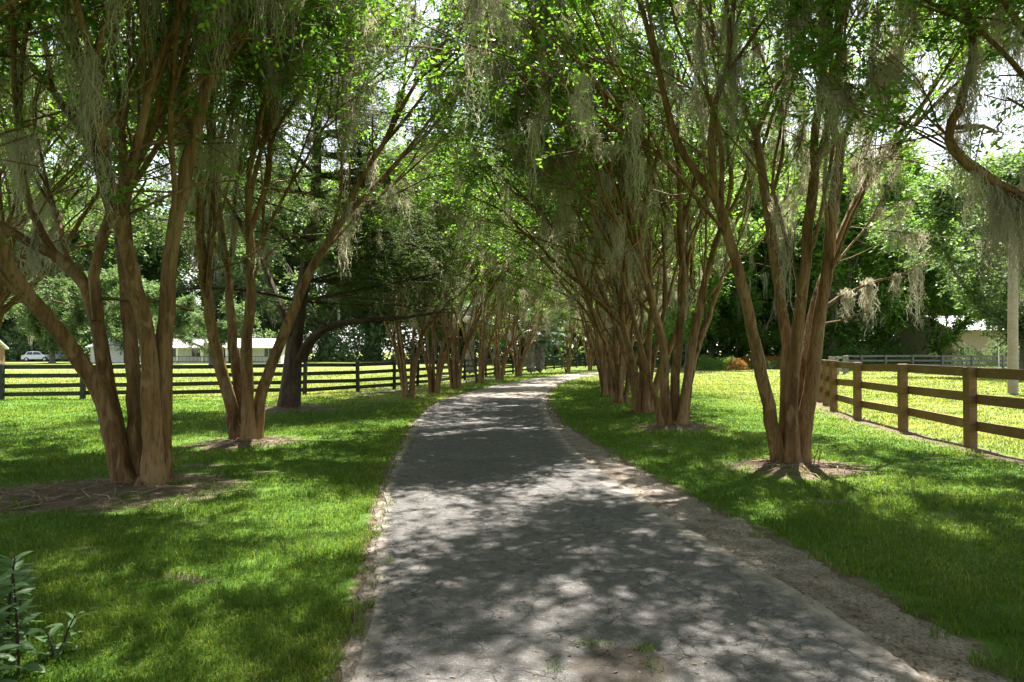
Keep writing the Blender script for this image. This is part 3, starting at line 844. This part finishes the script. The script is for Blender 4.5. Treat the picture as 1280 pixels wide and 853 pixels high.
bA = oak(203, 17, 8, 4800, .32, 'limeleaf', 'broadleaf_tree', clab, 'tree', CT, 0, trunk=.3, th=3)
bB = oak(204, 14, 8, 4800, .30, 'limeleaf', 'broadleaf_tree', rlab, 'tree', RT, 30, trunk=.26, th=2.2)
oA.location = (-58, 122, 0); oB.location = (-44, 128, 0); bA.location = (8, 84, 0); bB.location = (26, 72, 0)
rg = random.Random(5)
k = 0
for x in range(-132, 20, 10):
    for row in (0, 1):
        xx_ = x + rg.uniform(-3, 3) + row * 5; yy_ = 122 + row * 16 + rg.uniform(-4, 4) + (6 if x < -68 else 0)
        if row == 0 and -52 < xx_ < -42: continue
        if row == 0 and abs(xx_ + 58) < 4: continue
        copy_thing((oA, oB)[k % 2], (xx_, yy_, 0), rg.uniform(0, 6.28), rg.uniform(1.6, 2.1) + row * .7, llab, group=LT); k += 1
for (x, y, s) in ((16, 96, 1.3), (26, 92, 1.3), (-4, 100, 1.3), (2, 92, 1.15), (20, 80, 1.05), (34, 100, 1.35), (-12, 108, 1.3), (12, 108, 1.6), (-2, 84, .9), (4, 110, 1.7)):
    copy_thing(bA, (x, y, 0), rg.uniform(0, 6.28), s, clab, group=CT)
for (x, y, s) in ((33, 70, 1.25), (40, 74, 1.2), (23, 78, 1.3), (31, 84, 1.7), (47, 92, 1.6), (56, 94, 1.6), (66, 92, 1.5), (76, 92, 1.6), (40, 96, 1.9), (86, 88, 1.5), (18, 70, 1.1), (22, 92, 1.9), (54, 108, 2.0), (70, 108, 2.0), (14, 62, .8)):
    copy_thing(bB, (x, y, 0), rg.uniform(0, 6.28), s * 1.25, rlab, group=RT)
copy_thing(oA, (51, 66, 0), 2.0, .95, 'wide moss-hung oak with long low limb beside the pink walled house', group=None)
copy_thing(oA, (34, 45, 0), 1.1, .95, 'moss-hung oak standing in the right paddock behind the utility pole')
copy_thing(oB, (-64, 95, 0), 1.0, .85, 'dark oak standing in front of the grey car beyond the paddock')
copy_thing(oB, (-37, 84, 0), 3.0, .62, 'oak drooping over the roof of the long white house')
copy_thing(oB, (-45.5, 87, 0), 5.0, .72, 'oak standing before the left end of the long white house')
copy_thing(oA, (-56, 100, 0), 2.0, .9, 'broad oak behind the small white house')
copy_thing(bB, (56.5, 71, 0), 2.2, .85, 'leafy tree in front of the right end of the pink house')
copy_thing(bB, (43.3, 69, 0), 1.2, .8, 'leafy tree left of the pink house, behind the grey fence')

# ------------------------------------------------------------------ palms
def palm(loc, h, lab, seed, lean):
    g_ = np.random.default_rng(seed)
    root = empty('palm_tree', loc, lab, 'palm', 'pair of palms left of the driveway bend')
    n = 16; z = np.linspace(-.05, h, n)
    pts = np.stack([lean * (z / h) ** 1.6, 0 * z, z], 1)
    mb = MB(); mb.tube(pts, .30 - .05 * z / h, 10)
    # old leaf bases standing out of the trunk
    for i in range(130):
        zz = g_.uniform(.1, h); a = g_.uniform(0, 6.28); xo = lean * (zz / h) ** 1.6
        c = np.array([xo + math.cos(a) * .29, math.sin(a) * .29, zz]); o = np.array([math.cos(a), math.sin(a), 0]); t = np.array([-math.sin(a), math.cos(a), 0])
        v = [c - t * .07, c + t * .07, c + t * .035 + o * .10 + [0, 0, .2], c - t * .035 + o * .10 + [0, 0, .2]]
        v2 = [q - o * .05 for q in v]
        mb.add(v + v2, [(0, 1, 2, 3), (7, 6, 5, 4), (0, 4, 5, 1), (1, 5, 6, 2), (2, 6, 7, 3), (3, 7, 4, 0)])
    mb.build('trunk', M['palm_bark'], root)
    top = np.array([lean, 0, h])
    B_ = []; A_ = []; N_ = []; S_ = []
    st = MB()
    for i in range(30):
        az = g_.uniform(0, 6.28); el = g_.uniform(-.5, 1.2); ln = g_.uniform(.9, 1.4)
        o = np.array([math.cos(az) * math.cos(el), math.sin(az) * math.cos(el), math.sin(el)])
        hub = top + o * ln + [0, 0, -.2 * ln]
        st.tube([top, (top + hub) / 2 + [0, 0, .08], hub], .014, 4)
        sd = np.cross(o, [0, 0, 1]); sd /= np.linalg.norm(sd) + 1e-6
        nn = np.cross(sd, o)
        for j in range(26):
            f = (j / 25 - .5) * 3.6
            dr = o * math.cos(f) + sd * math.sin(f) + nn * g_.normal(0, .08) - np.array([0, 0, .25])
            B_.append(hub); A_.append(dr); N_.append(nn + g_.normal(0, .15, 3)); S_.append(g_.uniform(.55, .85))
    V, q, r = leafmesh(np.array(B_), np.array(A_), np.array(N_), np.array(S_), .075, np.clip(g_.normal(.5, .25, len(B_)), 0, 1))
    cr = mesh_np('crown', V, q, M['palmleaf'], root, attr={'rnd': r})
    st.build('frond_stalk', M['palmleaf'], cr)
palm((1.38, 49.5, 0), 3.6, 'left one of the pair of rough trunked palms before the driveway bend', 3, -.2)
palm((2.05, 50.2, 0), 3.2, 'right one of the pair of rough trunked palms before the driveway bend', 4, .25)
palm((-2.9, 46.5, 0), 4.4, 'palm with pale green fan leaves behind the left row of myrtles', 5, .1)

# ------------------------------------------------------------------ fences
def resample(line, step):
    a = np.array(line, float); t = np.concatenate([[0], np.cumsum(np.linalg.norm(np.diff(a, axis=0), axis=1))])
    n = max(1, round(t[-1] / step)); u = np.linspace(0, t[-1], n + 1)
    return [(np.interp(x, t, a[:, 0]), np.interp(x, t, a[:, 1])) for x in u]
def fence(posts, label, ph, zs, bh, mat, pw, side, bt=.028, span=2, rail='board', rnd=1, ground=True):
    c = posts[len(posts) // 2]
    root = empty('board_fence', (c[0], c[1], 0), label, 'fence')
    r_ = random.Random(rnd)
    for (x, y) in posts:
        zz = float(gz(x, y)) if ground else 0
        b = MB(); h = ph + r_.uniform(-.015, .02)
        b.box((0, 0, (h - .1) / 2), (pw, pw, h + .1), r_.uniform(-.1, .1), .012)
        o = b.build('post', mat, root); o.location = (x - c[0], y - c[1], zz)
        o.rotation_euler = (r_.gauss(0, .008), r_.gauss(0, .008), 0)
    i = 0
    while i < len(posts) - 1:
        j = min(i + span, len(posts) - 1)
        for z in zs:
            b = MB()
            for k in range(i, j):
                p, q = posts[k], posts[k + 1]
                t = Vector((q[0] - p[0], q[1] - p[1], 0)).normalized(); nn = Vector((-t.y, t.x, 0)) * side * (pw / 2 + bt / 2 + .003)
                e = t * .004
                dz = r_.gauss(0, .012); dz2 = r_.gauss(0, .012)
                b.beam((p[0] + nn.x - c[0] + e.x, p[1] + nn.y - c[1] + e.y, z + dz), (q[0] + nn.x - c[0] - e.x, q[1] + nn.y - c[1] - e.y, z + dz2), bt, bh)
            b.build(rail, mat, root)
        i = j
    return root
fence(resample(LF, 2.42), 'long black four board fence curving along the left paddock', 1.2, (1.09, .79, .47, .19), .14, M['black_wood'], .125, 1, rnd=2)
BF = [(6.9, 2.0), (7.1, 4.4), (7.3, 6.8), (7.52, 9.15), (7.77, 11.57), (8.02, 14.0), (8.25, 16.3), (8.72, 18.5), (10.1, 22.4)]
BFp = BF[:8] + resample(BF[7:], 2.2)[1:]
fence(BFp, 'brown wooden three board fence beside the right lawn', 1.36, (1.255, .81, .36), .165, M['brown_wood'], .145, -1, bt=.04, rnd=3)
GF = [(20.5, 44), (24, 49), (28, 57), (31, 63), (36, 64), (44, 63), (56, 60), (70, 56)]
fence(resample(GF, 2.6), 'weathered grey board fence across the far side of the right paddock', 1.3, (1.2, .78, .38), .17, M['grey_wood'], .14, 1, rnd=4)

# utility pole
pr = empty('utility_pole', (19.15, 26.1, 0), 'round pale wooden utility pole standing in the right paddock', 'utility pole')
b = MB(); b.tube([(0, 0, -.1), (0, 0, 3), (.01, 0, 4.6), (.02, 0, 6.2)], [.175, .165, .16, .15], 14); b.build('shaft', M['pole_wood'], pr, True)

# ------------------------------------------------------------------ houses and things beyond the paddocks
def window(parent, x, y, z, w, h):
    b = MB()
    for (cx_, cz_, sx_, sz_) in ((0, h / 2 + .05, w + .2, .1), (0, -h / 2 - .05, w + .2, .1), (-w / 2 - .05, 0, .1, h), (w / 2 + .05, 0, .1, h), (0, 0, .05, h)):
        b.box((x + cx_, y - .05, z + cz_), (sx_, .1 if sx_ > .06 else .06, sz_))
    f = b.build('window', M['white_paint'], parent)
    b = MB(); b.box((x, y - .012, z), (w, .02, h)); b.build('pane', M['glass_dark'], f)
def gable(parent, x0, x1, y0, y1, zb, rise, ov, mat):
    ym = (y0 + y1) / 2; b = MB()
    A = [(x0 - ov, y0 - ov, zb), (x1 + ov, y0 - ov, zb), (x1 + ov, ym, zb + rise), (x0 - ov, ym, zb + rise), (x0 - ov, y1 + ov, zb), (x1 + ov, y1 + ov, zb)]
    Bv = [(a, c, d - .14) for a, c, d in A]
    b.add(A + Bv, [(0, 1, 2, 3), (3, 2, 5, 4), (7, 6, 9, 8), (8, 9, 10, 11), (0, 6, 7, 1), (5, 11, 10, 4), (1, 7, 8, 2), (2, 8, 11, 5), (0, 3, 9, 6), (3, 4, 10, 9)])
    return b.build('roof', mat, parent)
def house(loc, w, dep, hw, rise, label, rz=0, porch=2.0, wallm='white_paint', roofm='white_roof', wins=5, posts=True):
    root = empty('house', loc, label, 'house', None, rz)
    x0, x1 = -w / 2, w / 2
    b = MB(); b.add([(x0, 0, 0), (x1, 0, 0), (x1, dep, 0), (x0, dep, 0), (x0, 0, hw), (x1, 0, hw), (x1, dep, hw), (x0, dep, hw), (x0, dep / 2, hw + rise * .9), (x1, dep / 2, hw + rise * .9)],
                    [(0, 1, 5, 4), (1, 2, 6, 5), (2, 3, 7, 6), (3, 0, 4, 7)], [(4, 8, 7), (5, 6, 9)])
    b.build('wall', M[wallm], root)
    gable(root, x0, x1, 0 - porch, dep, hw + .02, rise, .35, M[roofm])
    dx = 1.0
    b = MB(); b.box((dx, -.03, 1.05), (1.0, .06, 2.1), 0, .01); dr = b.build('door', M['dark_metal'], root)
    b = MB(); b.box((dx + .4, -.08, 1.0), (.05, .06, .12)); b.build('handle', M['white_roof'], dr)
    for i in range(wins):
        x = x0 + (i + .5) * w / wins
        if abs(x - dx) < 1.3: continue
        window(root, x, 0, 1.5, 1.2, 1.2)
    if posts:
        n = max(2, int(w / 3))
        for i in range(n + 1):
            b = MB(); b.box((x0 + i * w / n, -porch + .1, hw / 2), (.3, .3, hw - .12), 0, .02); b.build('porch_post', M['white_paint'], root)
        b = MB()
        for z in (.25, .95): b.box((0, -porch - .15, z), (w, .05, .07))
        for i in range(int(w / .5)): b.box((x0 + i * .5 + .2, -porch - .15, .55), (.03, .03, .66))
        b.build('railing', M['dark_metal'], root)
    return root
house((-41.0, 96, 0), 17, 9, 2.2, 1.3, 'long low white house with pale roof and porch beyond the left paddock')
house((-58.5, 102, 0), 9, 7, 2.3, 1.2, 'small white house left of the long porch house', porch=.4, wins=3, posts=False)
house((53, 76, 0), 9, 8, 4.0, 1.8, 'pale pink walled house with white roof behind the right paddock', rz=.15, porch=.3, wallm='pink_wall', wins=3, posts=False)
# small shed
sr = empty('garden_shed', (-55.5, 72, 0), 'small brown wooden shed at the left edge beyond the fence', 'shed')
b = MB(); b.box((0, 0, 1.0), (2.4, 2.2, 2.0), 0, .02); b.build('wall', M['shed_wood'], sr)
gable(sr, -1.2, 1.2, -1.1, 1.1, 2.02, .9, .25, M['white_roof'])
b = MB(); b.box((.2, -1.13, .9), (.85, .06, 1.75), 0, .01); dd_ = b.build('door', M['white_paint'], sr)
b = MB(); b.box((.5, -1.18, .9), (.05, .05, .14)); b.build('handle', M['dark_metal'], dd_)

def car(loc, rz, mat, label):
    root = empty('parked_car', loc, label, 'car', None, rz)
    prof = [(-2.2, .35), (-2.25, .75), (-2.1, 1.0), (-1.75, 1.1), (-1.35, 1.62), (-.6, 1.72), (.5, 1.66), (1.15, 1.12), (1.9, .98), (2.2, .8), (2.25, .4)]
    W = .88
    V = []; n = len(prof)
    for sgn in (-1, 1):
        for (x, z) in prof:
            V.append((x, sgn * (W - max(0, z - 1.05) * .22), z))
    q = [(i, i + 1, n + i + 1, n + i) for i in range(n - 1)] + [(n - 1, 0, n, 2 * n - 1)]
    b = MB(); b.add(V, q)
    b.add(V[:n], [], [(0, i, i + 1) for i in range(1, n - 1)]); b.add(V[n:], [], [(0, i + 1, i) for i in range(1, n - 1)])
    b.build('body', mat, root)
    for sgn in (-1, 1):
        b = MB(); y = lambda z: sgn * (W - max(0, z - 1.05) * .22 + .012)
        for (xa, xb, xc, xd) in ((-1.45, -.5, -.55, -1.22), (-.4, .95, .42, -.42)):
            b.add([(xa, y(1.14), 1.14), (xb, y(1.14), 1.14), (xc, y(1.56), 1.56), (xd, y(1.56), 1.56)], [(0, 1, 2, 3)])
        b.build('side_window', M['glass_dark'], root)
        for x in (-1.4, 1.4):
            b = MB(); b.tube([(x, sgn * .72, .34), (x, sgn * .93, .34)], .34, 18); b.add([(x, sgn * .93, .34)] + [(x + .34 * math.cos(a * .349), sgn * .93, .34 + .34 * math.sin(a * .349)) for a in range(18)], [], [(0, k + 1, (k + 1) % 18 + 1) for k in range(18)])
            wv = b.build('wheel', M['rubber'], root)
            b = MB(); b.tube([(x, sgn * .90, .34), (x, sgn * .945, .34)], .2, 14); b.build('rim', M['white_roof'], wv)
        b = MB(); b.box((2.2, sgn * .62, .78), (.14, .3, .14), 0, .02); b.build('headlight', M['white_roof'], root)
        b = MB(); b.box((-2.2, sgn * .66, .9), (.14, .26, .16), 0, .02); b.build('tail_light', M['lamp_red'], root)
    b = MB(); b.add([(.56, -.74, 1.62), (.56, .74, 1.62), (1.17, .82, 1.15), (1.17, -.82, 1.15)], [(0, 1, 2, 3)]); b.build('windscreen', M['glass_dark'], root)
    return root
car((-80.5, 116, 0), .15, M['car_white'], 'white car parked beyond the left paddock fence')
car((-75.5, 115, 0), .3, M['car_grey'], 'grey car parked to the right of the white car')

# lamp post by the pink house
lp = empty('lamp_post', (44.2, 62, 0), 'thin white lamp post among the shrubs at far right', 'lamp post')
b = MB(); b.tube([(0, 0, -.05), (0, 0, .3), (0, 0, 3.4)], [.08, .05, .045], 8); b.build('post', M['white_paint'], lp)
b = MB(); b.tube([(0, 0, 3.41), (0, 0, 3.5), (0, 0, 3.8), (0, 0, 3.95)], [.06, .12, .16, .03], 8); b.build('lantern', M['white_roof'], lp)

# shrubs and hedges
def shrub(loc, rx_, ry_, h, mat, label, cat, seed, n=2600, ls=.12, group=None):
    g_ = np.random.default_rng(seed)
    root = empty('shrub', loc, label, cat, group)
    d = g_.normal(0, 1, (n, 3)); d /= np.linalg.norm(d, axis=1, keepdims=True); d[:, 2] = np.abs(d[:, 2])
    rad = g_.uniform(.55, 1, n) ** .5 * (1 + .18 * sn(d[:, 0], d[:, 1], d[:, 2], 4, seed))
    p = d * rad[:, None] * np.array([rx_, ry_, h])
    p[:, 2] = np.maximum(.04, p[:, 2])
    a = d * .6 + g_.normal(0, .7, (n, 3)); nn = d + g_.normal(0, .5, (n, 3))
    V, q, r = leafmesh(p, a, nn, ls * g_.uniform(.7, 1.3, n), .5, np.clip(g_.normal(.45, .22, n), 0, 1))
    mesh_np('foliage', V, q, M[mat], root, attr={'rnd': r})
    b = MB()
    for i in range(6):
        az = i * 1.05; b.tube([(0.05 * math.cos(az), .05 * math.sin(az), -.03), (rx_ * .3 * math.cos(az), ry_ * .3 * math.sin(az), h * .4), (rx_ * .6 * math.cos(az), ry_ * .6 * math.sin(az), h * .75)], [.03, .02, .01], 5)
    b.build('branch', M['dark_bark'], root)
    return root
def at(px, d): return ((px - 640) / F * d, d, 0)
shrub(at(884, 60), 1.3, 1.0, 1.25, 'limeleaf', 'rounded green shrub behind the second tree of the right row', 'shrub', 1)
shrub(at(903, 60.5), 1.4, 1.0, 1.1, 'limeleaf', 'broad green shrub in the bed, right of the rounded green shrub', 'shrub', 2)
shrub(at(921, 60), 1.0, .9, 1.05, 'flower', 'yellowish orange shrub at the left end of the flower bed', 'shrub', 3)
shrub(at(944, 66), 2.0, 1.0, 1.3, 'flower', 'orange flowering shrub behind the nearest right tree', 'shrub', 4)
shrub(at(968, 67), 1.8, 1.0, 1.1, 'flower', 'low orange flowering shrub hidden behind the nearest right tree', 'shrub', 5)
shrub(at(958, 63), 2.2, .8, .7, 'oakleaf', 'low dark green shrub in front of the orange flowers', 'shrub', 6)
shrub(at(1208, 68), 2.3, 1.6, 2.2, 'oakleaf', 'big round dark shrub in front of the pink walled house', 'shrub', 7, 4200)
shrub(at(1253, 70), 2.6, 1.8, 2.8, 'oakleaf', 'big dark shrub right of the thin white lamp post', 'shrub', 8, 4200)
shrub(at(1055, 69), 3.2, 2.0, 2.6, 'limeleaf', 'bright leafy bush behind the grey fence near its left end', 'shrub', 9, 4200, .16)
shrub(at(1110, 70), 3.4, 2.0, 2.2, 'limeleaf', 'wide leafy bush behind the middle of the grey fence', 'shrub', 10, 4200, .16)
shrub(at(1160, 72), 2.6, 2.0, 1.5, 'oakleaf', 'low dark bush behind the grey fence left of the pink house', 'shrub', 11, 3600, .14)
shrub(at(1010, 72), 3.4, 2.2, 2.8, 'limeleaf', 'tall bush just left of where the grey fence begins', 'shrub', 12, 4200, .16)

far = shrub((-60, 108, 0), 4.5, 2.5, 3.2, 'oakleaf', 'bush in the low undergrowth along the foot of the far left tree line', 'bush', 13, 1500, .34, 'undergrowth bushes of the far left tree line')
fb = 'bush in the low undergrowth along the foot of the far left tree line'
for i in range(30):
    xq = -128 + i * 5.0
    yq = 118 + rg.uniform(-3, 3) + (6 if xq < -68 else 0)
    copy_thing(far, (xq, yq, 0), rg.uniform(0, 6), rg.uniform(1.5, 2.4), fb)
fb2 = 'bush in the dense undergrowth of the wood closing the view ahead'
for i in range(24):
    xq = 10 + i * 3.6
    copy_thing(far, (xq, 86 + rg.uniform(-5, 5) + (12 if 42 < xq < 66 else 0), 0), rg.uniform(0, 6), rg.uniform(1.4, 2.3), fb2, group='undergrowth bushes of the wood ahead')

# foreground plant at the left edge
g_ = np.random.default_rng(8)
fp = empty('leafy_plant', (-2.42, 3.35, 0), 'young plant with long grey green leaves at the bottom left corner', 'plant')
B_, A_, N_, S_ = [], [], [], []
PL = [(g_.uniform(-.5, .08), g_.uniform(-.3, .45), 0, g_.uniform(-.08, .12), g_.uniform(-.08, .06)) for _ in range(22)]
for (sx_, sy_, h, lx_, ly_) in [(a, b_, g_.uniform(.34, .66) - .28 * max(0, a + .1) / .26, c, e) for a, b_, _z, c, e in PL]:
    b = MB(); pts = [np.array([sx_ + lx_ * t * t, sy_ + ly_ * t * t, h * t - .02]) for t in np.linspace(0, 1, 7)]
    b.tube(pts, np.linspace(.007, .003, 7), 6); b.build('stem', M['dark_bark'], fp, True)
    nl = int(h * 44)
    for i in range(nl):
        t = .22 + .78 * i / nl; c = np.array([sx_ + lx_ * t * t, sy_ + ly_ * t * t, h * t - .02]); az = i * 2.4 + g_.normal(0, .3)
        a = np.array([math.cos(az), math.sin(az), .75 - 1.0 * (1 - t)]) + g_.normal(0, .15, 3)
        B_.append(c); A_.append(a); N_.append(np.array([0, 0, 1.]) + g_.normal(0, .3, 3)); S_.append(g_.uniform(.09, .15) * (1.1 - .3 * t))
B_ = np.array(B_); A_ = np.array(A_); A_ /= np.linalg.norm(A_, axis=1, keepdims=True); N_ = np.array(N_); S_ = np.array(S_)
sd = np.cross(A_, N_); sd /= np.linalg.norm(sd, axis=1, keepdims=True); nn = np.cross(sd, A_)
VV = []; QQ = []
prof = [(0, .0), (.18, .55), (.42, 1.0), (.7, .75), (1.0, .0)]
for t, w in prof:
    c = B_ + A_ * (S_ * t)[:, None] - nn * (S_ * t * t * .25)[:, None]
    hw = (S_ * .155 * w + .0005)[:, None]
    VV.append(np.stack([c - sd * hw + nn * hw * .35, c, c + sd * hw + nn * hw * .35], 1))
VV = np.stack(VV, 1)           # n,5,3,3
nl = len(B_)
base = np.arange(nl)[:, None, None] * 15 + np.arange(4)[None, :, None] * 3 + np.arange(2)[None, None]
QQ = np.stack([base, base + 1, base + 4, base + 3], -1).reshape(-1, 4)
rnd_ = np.repeat(np.clip(g_.normal(.5, .25, nl), 0, 1), 8)
mesh_np('foliage', VV.reshape(-1, 3), QQ, M['pale_leaf'], fp, attr={'rnd': rnd_}, smooth=True)

# ------------------------------------------------------------------ grass, litter, twigs
g_ = np.random.default_rng(77)
N = 780000
d = np.exp(g_.uniform(math.log(2.0), math.log(80), N)); th = g_.uniform(-.86, .86, N)
x = d * np.sin(th); y = d * np.cos(th)
# a few tufts growing through the broken asphalt
tx = np.concatenate([g_.normal(.72, .03, 90), g_.normal(.42, .05, 60), g_.normal(.2, .04, 30), g_.normal(.70, .02, 30)])
ty = np.concatenate([g_.normal(3.62, .03, 90), g_.normal(3.68, .02, 60), g_.normal(3.4, .06, 30), g_.normal(3.42, .05, 30)])
keep = ~path_mask(x, y) & (g_.random(N) < np.clip((80 - d) / 45, 0, 1)) & (g_.random(N) > np.clip((dirt_at(x, y) + .35 * sn(x, y, 0, 9, 31) - .22) * 2.0, 0, .97))
x = np.concatenate([x[keep], tx]); y = np.concatenate([y[keep], ty]); n = len(x); d = np.hypot(x, y)
z = gz(x, y); z[-len(tx):] = .02
h = (.035 + .03 * g_.random(n)) * (1 + .35 * sn(x, y, 0, 2.2, 33)) * (1 + np.clip(d - 12, 0, 30) * .012)
edge = np.clip(1 - np.minimum(np.abs(x - lx(y)), np.abs(x - sx(y))) / .35, 0, 1)
h *= 1 + .5 * edge * g_.random(n)
wd = np.maximum(.0042, .00085 * d)
az = g_.uniform(0, 6.28, n); tilt = g_.uniform(.25, 1.25, n)
o = np.stack([np.cos(az), np.sin(az), 0 * az], 1)
s_ = np.stack([-np.sin(az), np.cos(az), 0 * az], 1) * (wd / 2)[:, None]
b0 = np.stack([x, y, z - .006], 1)
mid = b0 + o * (h * .35 * np.sin(tilt))[:, None] + np.array([0, 0, 1.]) * (h * .6)[:, None]
tip = b0 + o * (h * 1.1 * np.sin(tilt))[:, None] + np.array([0, 0, 1.]) * (h * (1.15 - .55 * tilt / 1.25))[:, None]
V = np.stack([b0 - s_, b0 + s_, mid + s_ * .8, mid - s_ * .8, tip], 1).reshape(-1, 3)
b4 = np.arange(n) * 5
q = np.stack([b4, b4 + 1, b4 + 2, b4 + 3], 1); t = np.stack([b4 + 3, b4 + 2, b4 + 4], 1)
rv = np.clip(g_.normal(.38, .2, n) + .16 * sn(x, y, 0, 1.2, 34) + .12 * sn(x, y, 0, 6, 35) + .5 * (g_.random(n) < .05) + .35 * dry_at(x, y) + .12 * edge, 0, 1)
o = mesh_np('lawn_grass', V, [q, t], M['grass'], attr={'rnd': np.concatenate([rv, rv])})
tag(o, 'short green lawn grass under the trees', 'grass', kind='stuff')

# dead leaves
n = 7000
xs, ys = [], []
for (px_, py_, pr_) in PATCH[:6]:
    m = int(850 * pr_); xs.append(g_.normal(px_, pr_ * .8, m)); ys.append(g_.normal(py_, pr_ * .65, m))
yr = np.exp(g_.uniform(math.log(2.2), math.log(20), 1700)); xs.append(rx(yr) + np.abs(g_.normal(0, .25, 1700))); ys.append(yr)
yr = np.exp(g_.uniform(math.log(2.2), math.log(16), 600)); xs.append(lx(yr) + g_.normal(-.05, .15, 600)); ys.append(yr)
yr = np.exp(g_.uniform(math.log(2.2), math.log(14), 110)); xs.append(lx(yr) + g_.random(110) * (rx(yr) - lx(yr))); ys.append(yr)
yr = np.exp(g_.uniform(math.log(2.4), math.log(14), 1700)); xs.append(g_.uniform(-.85, .85, 1700) * yr); ys.append(yr)
x = np.concatenate(xs); y = np.concatenate(ys); n = len(x)
on = (x > lx(y)) & (x < rx(y))
z = np.where(on, .027, gz(x, y) + .012)
az = g_.uniform(0, 6.28, n)
V, q, r = leafmesh(np.stack([x, y, z], 1), np.stack([np.cos(az), np.sin(az), g_.normal(.08, .15, n)], 1), np.array([0, 0, 1.]) + g_.normal(0, .25, (n, 3)), g_.uniform(.014, .04, n), .5, np.clip(g_.normal(.45, .25, n), 0, 1))
o = mesh_np('leaf_litter', V, q, M['litter'], attr={'rnd': r}); tag(o, 'dry brown leaves scattered on soil, verge and driveway', 'leaf litter', kind='stuff')
# fallen twigs round the feet of the trees
b = MB()
for (px_, py_, pr_, m) in ((-4.5, 7.6, 1.1, 75), (-4.6, 11.7, .6, 40), (3.95, 9.35, .65, 50), (3.4, 14.2, .6, 25), (2.1, 4.6, .3, 3), (-6.2, 18.4, 1.0, 25)):
    for _ in range(m):
        xa = px_ + g_.normal(0, pr_ * .55); ya = py_ + g_.normal(0, pr_ * .4); a = g_.uniform(0, 6.28); ln = g_.uniform(.12, .55)
        p0 = np.array([xa, ya, float(gz(xa, ya)) + .012]); p2 = p0 + np.array([math.cos(a) * ln, math.sin(a) * ln, 0]); p2[2] = float(gz(p2[0], p2[1])) + g_.uniform(.01, .05)
        p1 = (p0 + p2) / 2 + np.array([g_.normal(0, .03), g_.normal(0, .03), .015])
        rw = g_.uniform(.5, 1.2); b.tube([p0, p1, p2], [.006 * rw, .006 * rw, .003 * rw], 5)
o = b.build('fallen_twigs', M['twig'], None, True); tag(o, 'fallen twigs lying on bare soil round the tree feet', 'twigs', kind='stuff')

# ------------------------------------------------------------------ light, sky, camera
AZ, EL = R(22), R(64)          # sun ahead and a little to the right, high
w = bpy.data.worlds.new('World'); SC.world = w; w.use_nodes = True
nt = w.node_tree; nt.nodes.clear()
wo = nt.nodes.new('ShaderNodeOutputWorld'); bg = nt.nodes.new('ShaderNodeBackground'); sky = nt.nodes.new('ShaderNodeTexSky')
sky.sky_type = 'NISHITA'; sky.sun_disc = False; sky.sun_elevation = EL; sky.sun_rotation = AZ
sky.dust_density = 1.0; sky.air_density = 1.0
bg.inputs['Strength'].default_value = .075
hs = nt.nodes.new('ShaderNodeHueSaturation'); hs.inputs['Saturation'].default_value = .38; hs.inputs['Value'].default_value = 1.0
nt.links.new(sky.outputs[0], hs.inputs['Color']); nt.links.new(hs.outputs[0], bg.inputs[0]); nt.links.new(bg.outputs[0], wo.inputs[0])
sl = bpy.data.lights.new('sun', 'SUN'); sl.energy = 5.0; sl.angle = R(.53); sl.color = (1, .955, .88)
so = bpy.data.objects.new('sun', sl); COL.objects.link(so)
S = Vector((math.sin(AZ) * math.cos(EL), math.cos(AZ) * math.cos(EL), math.sin(EL)))
so.rotation_euler = S.to_track_quat('Z', 'Y').to_euler(); so.location = S * 60

cam = bpy.data.cameras.new('camera'); co = bpy.data.objects.new('camera', cam); COL.objects.link(co)
co.location = (0, 0, CAMH); co.rotation_euler = (R(90), 0, 0)
cam.sensor_width = 36; cam.lens = 24 ; cam.shift_y = (HZ - 426.5) / 1280
cam.clip_start = .05; cam.clip_end = 6000
SC.camera = co
SC.view_settings.view_transform = 'Standard'; SC.view_settings.look = 'None'; SC.view_settings.gamma = 1; SC.view_settings.use_curve_mapping = False
SC.view_settings.exposure = 2.32
cy_ = SC.cycles
cy_.max_bounces = 7; cy_.diffuse_bounces = 4; cy_.glossy_bounces = 2; cy_.transmission_bounces = 4; cy_.transparent_max_bounces = 4
cy_.use_denoising = True; cy_.denoiser = 'OPENIMAGEDENOISE'
cy_.sample_clamp_indirect = 6
cy_.caustics_reflective = False; cy_.caustics_refractive = False
